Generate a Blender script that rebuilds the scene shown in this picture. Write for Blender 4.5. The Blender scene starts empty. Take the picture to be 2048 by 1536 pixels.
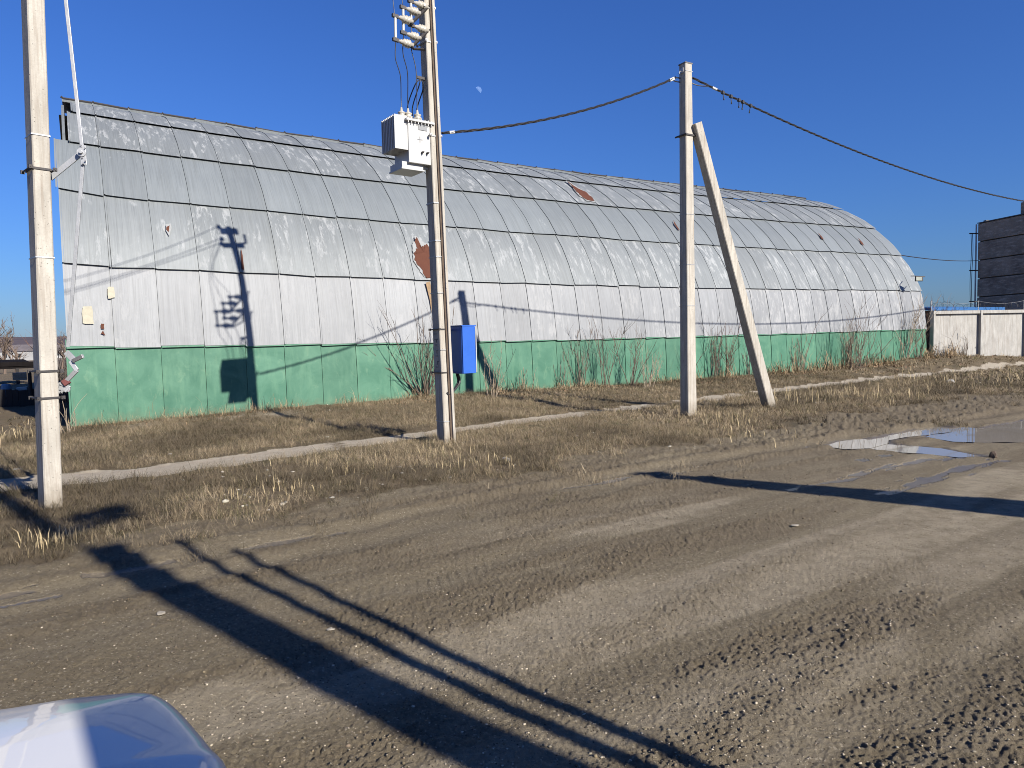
import bpy, math, random
import numpy as np
from mathutils import Vector, Matrix

scene = bpy.context.scene
COL = scene.collection
rnd = random.Random(11)

# ---------------------------------------------------------------- camera
FPX, EYE = 1400.0, 1.6
ROLL = math.atan(0.023)
PITCH = math.atan((768 - 680) * math.cos(ROLL) / FPX)
FW = np.array([0, math.cos(PITCH), -math.sin(PITCH)])
_r0 = np.array([1.0, 0, 0]); _u0 = np.array([0, math.sin(PITCH), math.cos(PITCH)])
RT = math.cos(ROLL) * _r0 - math.sin(ROLL) * _u0
UP = math.sin(ROLL) * _r0 + math.cos(ROLL) * _u0
CAM = np.array([0, 0, EYE])

def ray(x, y): return FW + RT * (x - 1024) / FPX - UP * (y - 768) / FPX
def bp(x, y, z=0.0):                      # point of height z seen at photo coordinate x, y
    d = ray(x, y); return CAM + d * ((z - EYE) / d[2])
def at(x, y, Y):                          # point at depth Y seen at photo coordinate x, y
    d = ray(x, y); return CAM + d * (Y / d[1])

cam_data = bpy.data.cameras.new('camera')
cam = bpy.data.objects.new('camera', cam_data); COL.objects.link(cam)
cam_data.sensor_fit = 'HORIZONTAL'; cam_data.sensor_width = 36.0
cam_data.lens = FPX / 2048 * 36.0
cam_data.clip_start = 0.05; cam_data.clip_end = 20000
cam.matrix_world = Matrix(((RT[0], UP[0], -FW[0], CAM[0]), (RT[1], UP[1], -FW[1], CAM[1]),
                           (RT[2], UP[2], -FW[2], CAM[2]), (0, 0, 0, 1)))
scene.camera = cam

# ---------------------------------------------------------------- sky and sun
SUN_AZ = math.radians(45.2); TAN_EL = 0.587; SUN_EL = math.atan(TAN_EL)
SUN = np.array([math.sin(SUN_AZ) * math.cos(SUN_EL), -math.cos(SUN_AZ) * math.cos(SUN_EL), math.sin(SUN_EL)])
world = bpy.data.worlds.new('World'); scene.world = world; world.use_nodes = True
wn = world.node_tree.nodes; wl = world.node_tree.links
bg = wn.get('Background') or wn.new('ShaderNodeBackground')
wo = wn.get('World Output') or wn.new('ShaderNodeOutputWorld')
sky = wn.new('ShaderNodeTexSky'); sky.sky_type = 'NISHITA'; sky.sun_disc = False
sky.sun_elevation = SUN_EL; sky.sun_rotation = math.radians(180) - SUN_AZ
sky.altitude = 200; sky.air_density = 1.5; sky.dust_density = 0.25; sky.ozone_density = 8.0
tin = wn.new('ShaderNodeMix'); tin.data_type = 'RGBA'; tin.blend_type = 'MULTIPLY'; tin.inputs[0].default_value = 1.0
wl.new(sky.outputs[0], tin.inputs[6]); tin.inputs[7].default_value = (0.45, 0.675, 1.20, 1)   # the deep clear blue of this dry day, whole dome alike
wl.new(tin.outputs[2], bg.inputs[0]); bg.inputs[1].default_value = 0.052
wl.new(bg.outputs[0], wo.inputs[0])
sl = bpy.data.lights.new('sun', 'SUN'); sl.energy = 5.0; sl.angle = math.radians(0.53); sl.color = (1, 0.935, 0.84)
so = bpy.data.objects.new('sun', sl); COL.objects.link(so)
so.location = (20, -20, 30); so.rotation_euler = Vector(SUN).to_track_quat('Z', 'Y').to_euler()
scene.view_settings.view_transform = 'Standard'; scene.view_settings.look = 'None'
scene.view_settings.exposure = 0.95; scene.view_settings.gamma = 1.0
scene.view_settings.use_curve_mapping = False
scene.cycles.max_bounces = 6; scene.cycles.use_denoising = True; scene.cycles.filter_width = 0.95

# ---------------------------------------------------------------- noise
def _hash(ix, iy, seed):
    h = (ix.astype(np.int64) * 374761393 + iy.astype(np.int64) * 668265263 + seed * 1442695041) & 0xFFFFFFFF
    h = ((h ^ (h >> 13)) * 1274126177) & 0xFFFFFFFF
    h = h ^ (h >> 16)
    return (h & 0xFFFFFF) / float(0xFFFFFF)
def vnoise(x, y, seed=0):
    x0 = np.floor(x); y0 = np.floor(y); fx = x - x0; fy = y - y0
    fx = fx * fx * (3 - 2 * fx); fy = fy * fy * (3 - 2 * fy)
    a = _hash(x0, y0, seed); b = _hash(x0 + 1, y0, seed); c = _hash(x0, y0 + 1, seed); d = _hash(x0 + 1, y0 + 1, seed)
    return (a + (b - a) * fx) * (1 - fy) + (c + (d - c) * fx) * fy
def fbm(x, y, octv=4, seed=0, gain=0.5):
    s = 0; a = 1.0; tot = 0
    for o in range(octv):
        s = s + a * vnoise(x, y, seed + o * 17); tot += a; a *= gain
        x = x * 2.03 + 11.7; y = y * 2.03 + 5.3
    return s / tot
def sstep(a, b, x):
    k = np.clip((x - a) / (b - a), 0, 1); return k * k * (3 - 2 * k)

# ---------------------------------------------------------------- materials
ALB = 0.78                                # all reflectances set a little low: the photo is exposed for the shade
class NT:
    def __init__(s, name):
        s.m = bpy.data.materials.new(name); s.m.use_nodes = True
        s.t = s.m.node_tree; s.n = s.t.nodes; s.l = s.t.links
        s.b = s.n.get('Principled BSDF')
    def new(s, kind, **kw):
        n = s.n.new(kind)
        for k, v in kw.items(): setattr(n, k, v)
        return n
    def put(s, sock, v):
        if hasattr(v, 'node'): s.l.new(v, sock)
        elif v is not None:
            if isinstance(v, (tuple, list)) and len(v) == 3 and sock.type == 'RGBA': v = (*v, 1)
            sock.default_value = v
    def pos(s): return s.new('ShaderNodeNewGeometry').outputs['Position']
    def obj(s): return s.new('ShaderNodeTexCoord').outputs['Object']
    def uv(s): return s.new('ShaderNodeTexCoord').outputs['UV']
    def rand(s): return s.new('ShaderNodeObjectInfo').outputs['Random']
    def scale(s, v, sc, loc=None):
        n = s.new('ShaderNodeMapping'); s.put(n.inputs['Vector'], v); n.inputs['Scale'].default_value = sc
        if loc is not None: s.put(n.inputs['Location'], loc)
        return n.outputs[0]
    def noise(s, v, sc=5, det=4, rough=0.55, dist=0.0):
        n = s.new('ShaderNodeTexNoise'); s.put(n.inputs['Vector'], v)
        n.inputs['Scale'].default_value = sc; n.inputs['Detail'].default_value = det
        n.inputs['Roughness'].default_value = rough; n.inputs['Distortion'].default_value = dist
        return n.outputs['Fac']
    def vor(s, v, sc=5, out='Distance'):
        n = s.new('ShaderNodeTexVoronoi'); s.put(n.inputs['Vector'], v); n.inputs['Scale'].default_value = sc
        return n.outputs[out]
    def ramp(s, f, stops):
        n = s.new('ShaderNodeValToRGB'); s.put(n.inputs[0], f)
        e = n.color_ramp.elements
        while len(e) < len(stops): e.new(0.5)
        for i, (p, c) in enumerate(stops):
            e[i].position = p; e[i].color = (c, c, c, 1) if not isinstance(c, (tuple, list)) else (*c, 1)
        return n.outputs[0]
    def mix(s, f, a, b, mode='MIX'):
        n = s.new('ShaderNodeMix', data_type='RGBA', blend_type=mode)
        s.put(n.inputs[0], f); s.put(n.inputs[6], a); s.put(n.inputs[7], b); return n.outputs[2]
    def math(s, op, a, b=None, c=None, clamp=False):
        n = s.new('ShaderNodeMath', operation=op, use_clamp=clamp); s.put(n.inputs[0], a)
        if b is not None: s.put(n.inputs[1], b)
        if c is not None: s.put(n.inputs[2], c)
        return n.outputs[0]
    def attr(s, name, out='Fac'):
        n = s.new('ShaderNodeAttribute'); n.attribute_name = name; return n.outputs[out]
    def sep(s, v):
        n = s.new('ShaderNodeSeparateColor'); s.put(n.inputs[0], v); return n.outputs
    def bump(s, h, st=0.3, d=0.02, normal=None):
        n = s.new('ShaderNodeBump'); s.put(n.inputs['Height'], h); n.inputs['Strength'].default_value = st
        n.inputs['Distance'].default_value = d
        if normal is not None: s.put(n.inputs['Normal'], normal)
        return n.outputs[0]
    def out(s, col=None, rough=None, metal=None, normal=None, spec=None, **kw):
        if col is not None:
            g = (ALB, ALB, ALB)
            col = s.mix(1.0, col, g, 'MULTIPLY') if hasattr(col, 'node') else tuple(c * ALB for c in col)
        for k, v in (('Base Color', col), ('Roughness', rough), ('Metallic', metal), ('Normal', normal), ('Specular IOR Level', spec)):
            if v is not None: s.put(s.b.inputs[k], v)
        for k, v in kw.items(): s.put(s.b.inputs[k.replace('_', ' ')], v)
        return s.m

def simple(name, col, rough=0.6, metal=0.0, var=0.25, sc=8.0, bump=0.15, spec=0.5, dist=0.01):
    k = NT(name); p = k.obj()
    n1 = k.noise(p, sc, 5, 0.6); n2 = k.noise(p, sc * 6, 3, 0.6)
    c = k.mix(k.ramp(n1, [(0.3, 0.0), (0.7, 1.0)]), tuple(x * (1 - var) for x in col), tuple(min(1, x * (1 + var)) for x in col))
    c = k.mix(k.math('MULTIPLY', n2, 0.35), c, tuple(x * 0.6 for x in col))
    return k.out(c, k.math('ADD', rough - 0.08, k.math('MULTIPLY', n1, 0.16)), metal, k.bump(n2, bump, dist), spec)

M = {}
def build_materials():
    # concrete of the poles: pale grey, air holes, faint grain along the shaft
    for nm, c in (('concrete', (0.50, 0.47, 0.41)), ('concrete_dark', (0.19, 0.18, 0.17)), ('concrete_white', (0.45, 0.44, 0.41))):
        k = NT(nm); p = k.obj()
        n1 = k.noise(k.scale(p, (3, 3, 1.0)), 2.2, 5, 0.6); n2 = k.noise(p, 45, 4, 0.7)
        pit = k.ramp(k.vor(p, 24), [(0.06, 1.0), (0.17, 0.0)])
        pm = k.math('MULTIPLY', pit, k.ramp(k.noise(p, 6, 2), [(0.38, 0), (0.5, 1)]))
        col = k.mix(k.ramp(n1, [(0.3, 0), (0.7, 1)]), tuple(x * 0.74 for x in c), tuple(min(1, x * 1.1) for x in c))
        col = k.mix(k.ramp(n2, [(0.4, 0.0), (0.75, 0.5)]), col, tuple(x * 0.68 for x in c))
        drip = k.noise(k.scale(p, (14, 14, 0.5)), 2.0, 4, 0.65)
        col = k.mix(k.ramp(drip, [(0.48, 0.0), (0.68, 0.75)]), col, (c[0] * 0.58, c[1] * 0.52, c[2] * 0.48))
        zz_ = k.new('ShaderNodeSeparateXYZ'); k.put(zz_.inputs[0], p)
        spl = k.ramp(k.math('MULTIPLY_ADD', k.noise(k.scale(p, (1, 1, 0.4)), 9, 5, 0.7), 0.55, k.math('MULTIPLY', zz_.outputs[2], -1.0)), [(-0.0, 0.0), (0.30, 0.75)])
        if nm == 'concrete': col = k.mix(spl, col, (0.20, 0.165, 0.12))
        col = k.mix(pm, col, tuple(x * 0.35 for x in c))
        M[nm] = k.out(col, 0.9, 0, k.bump(k.math('SUBTRACT', n2, pm), 0.35, 0.006), 0.25)

    # sheet metal of the hangar: uv = metres along the hangar, metres up the arch
    def sheet(nm, base, hi, white, wthr, metal, rough, wlo):
        k = NT(nm); uv = k.uv(); r = k.rand()
        off = k.new('ShaderNodeCombineXYZ'); k.put(off.inputs[0], k.math('MULTIPLY', r, 37.0)); k.put(off.inputs[1], k.math('MULTIPLY', r, 91.0))
        v = k.scale(uv, (1, 1, 1), off.outputs[0])
        fine = k.noise(k.scale(v, (46, 0.9, 1)), 1.0, 3, 0.6)
        mid = k.noise(k.scale(v, (9, 0.45, 1)), 1.0, 4, 0.6)
        grain = k.noise(v, 95, 2, 0.7)
        blot = k.noise(v, 1.6, 4, 0.6)
        col = k.mix(k.ramp(mid, [(0.3, 0), (0.7, 1)]), base, hi)
        col = k.mix(k.ramp(fine, [(0.47, 0), (0.72, 0.75)]), col, tuple(x * 0.70 for x in base))
        col = k.mix(k.ramp(k.noise(k.scale(v, (16, 0.25, 1)), 1.0, 4, 0.6), [(0.5, 0), (0.68, 0.5)]), col, (base[0] * 0.78, base[1] * 0.76, base[2] * 0.72))
        col = k.mix(k.ramp(grain, [(0.35, 0.0), (0.8, 0.3)]), col, tuple(x * 0.8 for x in base))
        col = k.mix(k.ramp(blot, [(0.35, 0.0), (0.75, 0.35)]), col, tuple(x * 0.86 for x in base))
        # peeled chalky patches, long down the sheet
        w1 = k.noise(k.scale(v, (7.0, 1.7, 1)), 1.0, 8, 0.74, 0.25); w2 = k.noise(k.scale(v, (1.9, 0.75, 1)), 1.0, 3, 0.55)
        wm = k.math('MULTIPLY', k.ramp(w1, [(wthr, 0), (wthr + 0.07, 1)]), k.ramp(k.math('ADD', w2, k.math('MULTIPLY', k.math('SUBTRACT', k.math('FRACT', k.math('MULTIPLY', r, 7.31)), 0.5), 0.22)), [(wlo, 0), (wlo + 0.10, 1)]))
        col = k.mix(k.math('MULTIPLY', wm, 0.66), col, white)
        # random tone of each sheet
        hs = k.new('ShaderNodeHueSaturation'); k.put(hs.inputs['Color'], col); k.put(hs.inputs['Value'], k.math('MULTIPLY_ADD', r, 0.16, 0.92))
        dents = k.noise(v, 2.3, 2, 0.5)
        h = k.math('ADD', k.math('MULTIPLY', fine, 0.35), k.math('MULTIPLY', dents, 2.2))
        return k.out(hs.outputs[0], k.math('MULTIPLY_ADD', wm, 0.25, rough), metal, k.bump(h, 0.35, 0.012), 0.45)
    M['galvanised'] = sheet('galvanised', (0.200, 0.223, 0.233), (0.236, 0.259, 0.267), (0.37, 0.39, 0.395), 0.60, 0.15, 0.52, 0.5)
    M['galvanised_worn'] = sheet('galvanised_worn', (0.202, 0.221, 0.228), (0.240, 0.260, 0.265), (0.39, 0.405, 0.41), 0.515, 0.12, 0.54, 0.44)
    M['limewashed'] = sheet('limewashed', (0.238, 0.250, 0.262), (0.30, 0.312, 0.322), (0.40, 0.408, 0.412), 0.50, 0.08, 0.6, 0.45)

    k = NT('green_paint'); uv = k.uv(); r = k.rand()
    b1 = k.noise(uv, 1.7, 5, 0.62, 0.6); b2 = k.noise(k.scale(uv, (5, 1.0, 1)), 1.0, 5, 0.6); sp = k.noise(uv, 70, 2, 0.7)
    col = k.mix(k.ramp(b1, [(0.32, 0), (0.68, 1)]), (0.043, 0.142, 0.091), (0.080, 0.200, 0.132))
    col = k.mix(k.ramp(b2, [(0.5, 0), (0.74, 0.5)]), col, (0.13, 0.27, 0.17))
    stain = k.ramp(k.noise(k.scale(uv, (3.2, 1.6, 1)), 1.3, 6, 0.7, 0.8), [(0.57, 0), (0.7, 0.3)])
    col = k.mix(stain, col, (0.20, 0.32, 0.20))
    col = k.mix(k.ramp(sp, [(0.62, 0), (0.78, 0.5)]), col, (0.02, 0.09, 0.05))
    su = k.new('ShaderNodeSeparateXYZ'); k.put(su.inputs[0], uv)
    spl = k.ramp(k.math('MULTIPLY_ADD', k.noise(k.scale(uv, (1.6, 0.9, 1)), 3.0, 6, 0.7), 0.75, k.math('MULTIPLY', k.math('SUBTRACT', su.outputs[1], 0.62), -0.8)), [(0.22, 0), (0.52, 0.65)])
    col = k.mix(spl, col, (0.13, 0.155, 0.095))
    run = k.math('MULTIPLY', k.ramp(k.noise(k.scale(uv, (20, 0.6, 1)), 1.0, 4, 0.65), [(0.52, 0), (0.7, 0.6)]), k.ramp(su.outputs[1], [(1.0, 0), (2.1, 1)]))
    col = k.mix(run, col, (0.03, 0.105, 0.068))
    hs = k.new('ShaderNodeHueSaturation'); k.put(hs.inputs['Color'], col); k.put(hs.inputs['Value'], k.math('MULTIPLY_ADD', r, 0.22, 0.89))
    M['green_paint'] = k.out(hs.outputs[0], 0.62, 0, k.bump(k.math('ADD', b1, k.math('MULTIPLY', sp, 0.2)), 0.3, 0.015), 0.3)

    k = NT('rust'); p = k.obj()
    n1 = k.noise(p, 6, 6, 0.7)
    M['rust'] = k.out(k.mix(n1, (0.075, 0.026, 0.016), (0.135, 0.054, 0.033)), 0.85, 0, k.bump(n1, 0.4, 0.01), 0.2)
    M['rust_pale'] = simple('rust_pale', (0.30, 0.20, 0.11), 0.85, 0, 0.3, 9)
    M['old_paper'] = simple('old_paper', (0.47, 0.44, 0.34), 0.9, 0, 0.15, 10)
    M['chalk'] = simple('chalk', (0.31, 0.32, 0.32), 0.85, 0, 0.1, 12)
    M['steel_dark'] = simple('steel_dark', (0.055, 0.05, 0.05), 0.6, 0.4, 0.3, 14)
    M['steel'] = simple('steel', (0.40, 0.40, 0.40), 0.5, 0.5, 0.2, 12)
    M['steel_bright'] = simple('steel_bright', (0.45, 0.46, 0.47), 0.45, 0.35, 0.12, 9)
    M['white_paint'] = simple('white_paint', (0.50, 0.50, 0.485), 0.42, 0, 0.06, 5, 0.06)
    M['grey_paint'] = simple('grey_paint', (0.24, 0.25, 0.26), 0.45, 0, 0.1, 8, 0.06)
    M['porcelain'] = simple('porcelain', (0.50, 0.47, 0.40), 0.25, 0, 0.08, 10, 0.05)
    M['black_rubber'] = simple('black_rubber', (0.022, 0.022, 0.026), 0.55, 0, 0.2, 20, 0.1)
    M['blue_paint'] = simple('blue_paint', (0.030, 0.125, 0.52), 0.34, 0, 0.06, 4, 0.06)
    M['brown_rust'] = simple('brown_rust', (0.12, 0.085, 0.06), 0.85, 0.1, 0.35, 12)
    M['bark_brown'] = simple('bark_brown', (0.17, 0.125, 0.095), 0.9, 0, 0.3, 30)
    M['bark_pale'] = simple('bark_pale', (0.36, 0.29, 0.21), 0.9, 0, 0.25, 30)
    M['bark_red'] = simple('bark_red', (0.19, 0.105, 0.075), 0.9, 0, 0.3, 30)
    M['stone'] = simple('stone', (0.36, 0.32, 0.25), 0.9, 0, 0.25, 14, 0.3)
    M['dark_roof'] = simple('dark_roof', (0.014, 0.012, 0.012), 0.95, 0, 0.3, 3, 0.15, 0.03)
    M['dark_wood'] = simple('dark_wood', (0.018, 0.015, 0.014), 0.85, 0, 0.35, 5)
    M['blue_roof'] = simple('blue_roof', (0.04, 0.15, 0.38), 0.4, 0.1, 0.1, 3, 0.05)
    M['barrel_blue'] = simple('barrel_blue', (0.15, 0.28, 0.42), 0.45, 0, 0.15, 6)
    M['house_white'] = simple('house_white', (0.42, 0.42, 0.41), 0.8, 0, 0.15, 0.6)
    M['house_roof'] = simple('house_roof', (0.16, 0.14, 0.14), 0.7, 0, 0.25, 0.6)
    M['soft_red'] = simple('soft_red', (0.16, 0.045, 0.04), 0.6, 0, 0.2, 10)
    M['glass_dark'] = simple('glass_dark', (0.03, 0.035, 0.04), 0.06, 0, 0.1, 3, 0.0)
    M['lamp_glass'] = simple('lamp_glass', (0.42, 0.44, 0.36), 0.2, 0, 0.1, 6, 0.05)
    # grey facade panels
    k = NT('facade'); p = k.obj()
    n1 = k.noise(p, 0.55, 6, 0.65, 0.4); n2 = k.noise(k.scale(p, (1, 1, 5)), 1.6, 5, 0.65); n3 = k.noise(p, 16, 4, 0.7)
    col = k.mix(k.ramp(n1, [(0.35, 0), (0.68, 1)]), (0.12, 0.115, 0.11), (0.26, 0.25, 0.235))
    col = k.mix(k.ramp(n2, [(0.5, 0), (0.7, 0.8)]), col, (0.36, 0.36, 0.36))
    col = k.mix(k.ramp(n3, [(0.45, 0), (0.7, 0.5)]), col, (0.09, 0.085, 0.08))
    M['facade'] = k.out(k.mix(1.0, col, (2.3, 1.8, 1.35), 'MULTIPLY'), 0.92, 0, k.bump(n3, 0.5, 0.03), 0.2)
    # dry grass and leaves use a per-blade tint
    for nm, rg in (('dry_grass', 0.85), ('dead_leaf', 0.9)):
        k = NT(nm); M[nm] = k.out(k.attr('tint', 'Color'), rg, 0, None, 0.15)
    # car paint
    k = NT('car_paint'); p = k.obj()
    fl = k.noise(p, 900, 2, 0.6)
    M['car_paint'] = k.out(k.mix(fl, (0.64, 0.64, 0.63), (0.70, 0.70, 0.69)), 0.45, 0.0, None, 0.5, Coat_Weight=0.85, Coat_Roughness=0.03)
    # water
    k = NT('water'); p = k.pos()
    n = k.noise(p, 5, 2, 0.5)
    M['water'] = k.out((0.30, 0.265, 0.21), 0.03, 0, k.bump(n, 0.01, 0.01), 0.9)
    # moon: sunlight on it put in as a glow of its own
    k = NT('moonlight'); em = k.new('ShaderNodeEmission'); n = k.noise(k.obj(), 0.09, 3)
    k.put(em.inputs[0], k.mix(k.ramp(n, [(0.4, 0), (0.65, 1)]), (0.09, 0.17, 0.38), (0.15, 0.25, 0.52))); em.inputs[1].default_value = 1.0
    k.l.new(em.outputs[0], k.n['Material Output'].inputs[0]); M['moonlight'] = k.m

    # ground: masks painted per vertex by kind of soil (zone: grass, path, wet; soil: pale grit, loose mud, far field)
    k = NT('soil'); p = k.pos()
    z1 = k.sep(k.attr('zone', 'Color')); z2 = k.sep(k.attr('soil', 'Color'))
    al = k.new('ShaderNodeMapping'); k.put(al.inputs[0], p); al.inputs['Rotation'].default_value = (0, 0, -math.radians(34)); al.inputs['Scale'].default_value = (1, 1, 1)
    rp = al.outputs[0]
    big = k.noise(k.scale(rp, (0.35, 1.3, 1)), 1.0, 5, 0.6); streak = k.noise(k.scale(rp, (0.9, 9.0, 1)), 1.0, 5, 0.62)
    gr = k.noise(p, 34, 7, 0.8); gr2 = k.noise(p, 150, 4, 0.75); med = k.noise(p, 7, 5, 0.65)
    road = k.mix(k.ramp(big, [(0.3, 0), (0.7, 1)]), (0.192, 0.158, 0.103), (0.268, 0.225, 0.150))
    road = k.mix(k.ramp(streak, [(0.45, 0), (0.7, 0.6)]), road, (0.150, 0.121, 0.081))
    road = k.mix(k.ramp(gr, [(0.5, 0), (0.68, 0.8)]), road, (0.33, 0.275, 0.19))
    road = k.mix(k.ramp(gr, [(0.32, 0.85), (0.47, 0)]), road, (0.105, 0.083, 0.056))
    pale = k.math('MULTIPLY', z2[0], k.ramp(k.math('MULTIPLY_ADD', med, 0.5, k.math('MULTIPLY', gr2, 0.5)), [(0.38, 0.15), (0.62, 1)]))
    road = k.mix(pale, road, (0.42, 0.36, 0.26))
    for sc_, th_, cc_ in ((55, 0.90, (0.44, 0.38, 0.28)), (120, 0.88, (0.40, 0.345, 0.25)), (80, 0.90, (0.085, 0.066, 0.045))):
        vd = k.vor(p, sc_); vc = k.sep(k.vor(p, sc_, 'Color'))
        road = k.mix(k.math('MULTIPLY', k.ramp(vc[0], [(th_, 0), (th_ + 0.01, 1)]), k.ramp(vd, [(0.28, 1), (0.42, 0)])), road, cc_)
    mud = k.mix(k.ramp(med, [(0.3, 0), (0.7, 1)]), (0.135, 0.106, 0.069), (0.215, 0.174, 0.116))
    mud = k.mix(k.ramp(gr, [(0.5, 0), (0.75, 0.5)]), mud, (0.29, 0.24, 0.165))
    road = k.mix(k.math('MULTIPLY', z2[1], 0.8), road, mud)
    turf = k.mix(k.ramp(med, [(0.3, 0), (0.72, 1)]), (0.095, 0.069, 0.042), (0.195, 0.150, 0.094))
    turf = k.mix(k.ramp(gr, [(0.42, 0), (0.7, 0.75)]), turf, (0.27, 0.215, 0.137))
    turf = k.mix(k.ramp(k.noise(p, 1.1, 4, 0.6), [(0.45, 0), (0.66, 0.55)]), turf, (0.115, 0.096, 0.055))
    turf = k.mix(k.ramp(gr2, [(0.3, 0.6), (0.48, 0)]), turf, (0.06, 0.047, 0.03))
    turf = k.mix(pale, turf, (0.46, 0.40, 0.30))
    walk = k.mix(k.ramp(med, [(0.3, 0), (0.7, 1)]), (0.41, 0.355, 0.27), (0.51, 0.45, 0.355))
    walk = k.mix(k.ramp(gr, [(0.3, 0.5), (0.5, 0)]), walk, (0.25, 0.21, 0.16))
    far = k.noise(k.scale(p, (0.006, 0.018, 1)), 1.0, 4, 0.6)
    field = k.mix(k.ramp(far, [(0.4, 0), (0.6, 1)]), (0.27, 0.225, 0.165), (0.16, 0.125, 0.095))
    hill = k.mix(k.ramp(k.noise(k.scale(p, (0.01, 0.004, 1)), 1.0, 5, 0.7), [(0.35, 0), (0.65, 1)]), (0.07, 0.058, 0.066), (0.125, 0.095, 0.092))
    col = k.mix(k.ramp(k.math('MULTIPLY_ADD', k.math('SUBTRACT', gr, 0.5), 0.5, z1[0]), [(0.35, 0), (0.65, 1)]), road, turf)
    col = k.mix(k.ramp(k.math('MULTIPLY_ADD', k.math('SUBTRACT', med, 0.5), 0.7, z1[1]), [(0.35, 0), (0.6, 1)]), col, walk)
    col = k.mix(k.ramp(z2[2], [(0.0, 0), (0.5, 1)]), col, field)
    col = k.mix(k.ramp(z2[2], [(0.55, 0), (0.85, 1)]), col, hill)
    wet = k.ramp(k.math('MULTIPLY_ADD', k.math('SUBTRACT', gr, 0.5), 0.55, z1[2]), [(0.38, 0), (0.62, 1)])
    col = k.mix(k.math('MULTIPLY', wet, 0.55), col, (0.06, 0.05, 0.038))
    nearw = k.math('SUBTRACT', 1.0, k.ramp(z2[2], [(0.0, 0.0), (0.1, 1.0)]))
    h = k.math('ADD', k.math('MULTIPLY', gr, 0.75), k.math('MULTIPLY', gr2, 0.6))
    h = k.math('MULTIPLY', h, k.math('MULTIPLY', nearw, k.math('MULTIPLY_ADD', wet, -0.8, 1.0)))
    M['soil'] = k.out(col, k.math('MULTIPLY_ADD', wet, -0.62, 0.92), 0, k.bump(h, 1.0, 0.03), k.math('MULTIPLY_ADD', wet, 0.35, 0.2))
build_materials()

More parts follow.
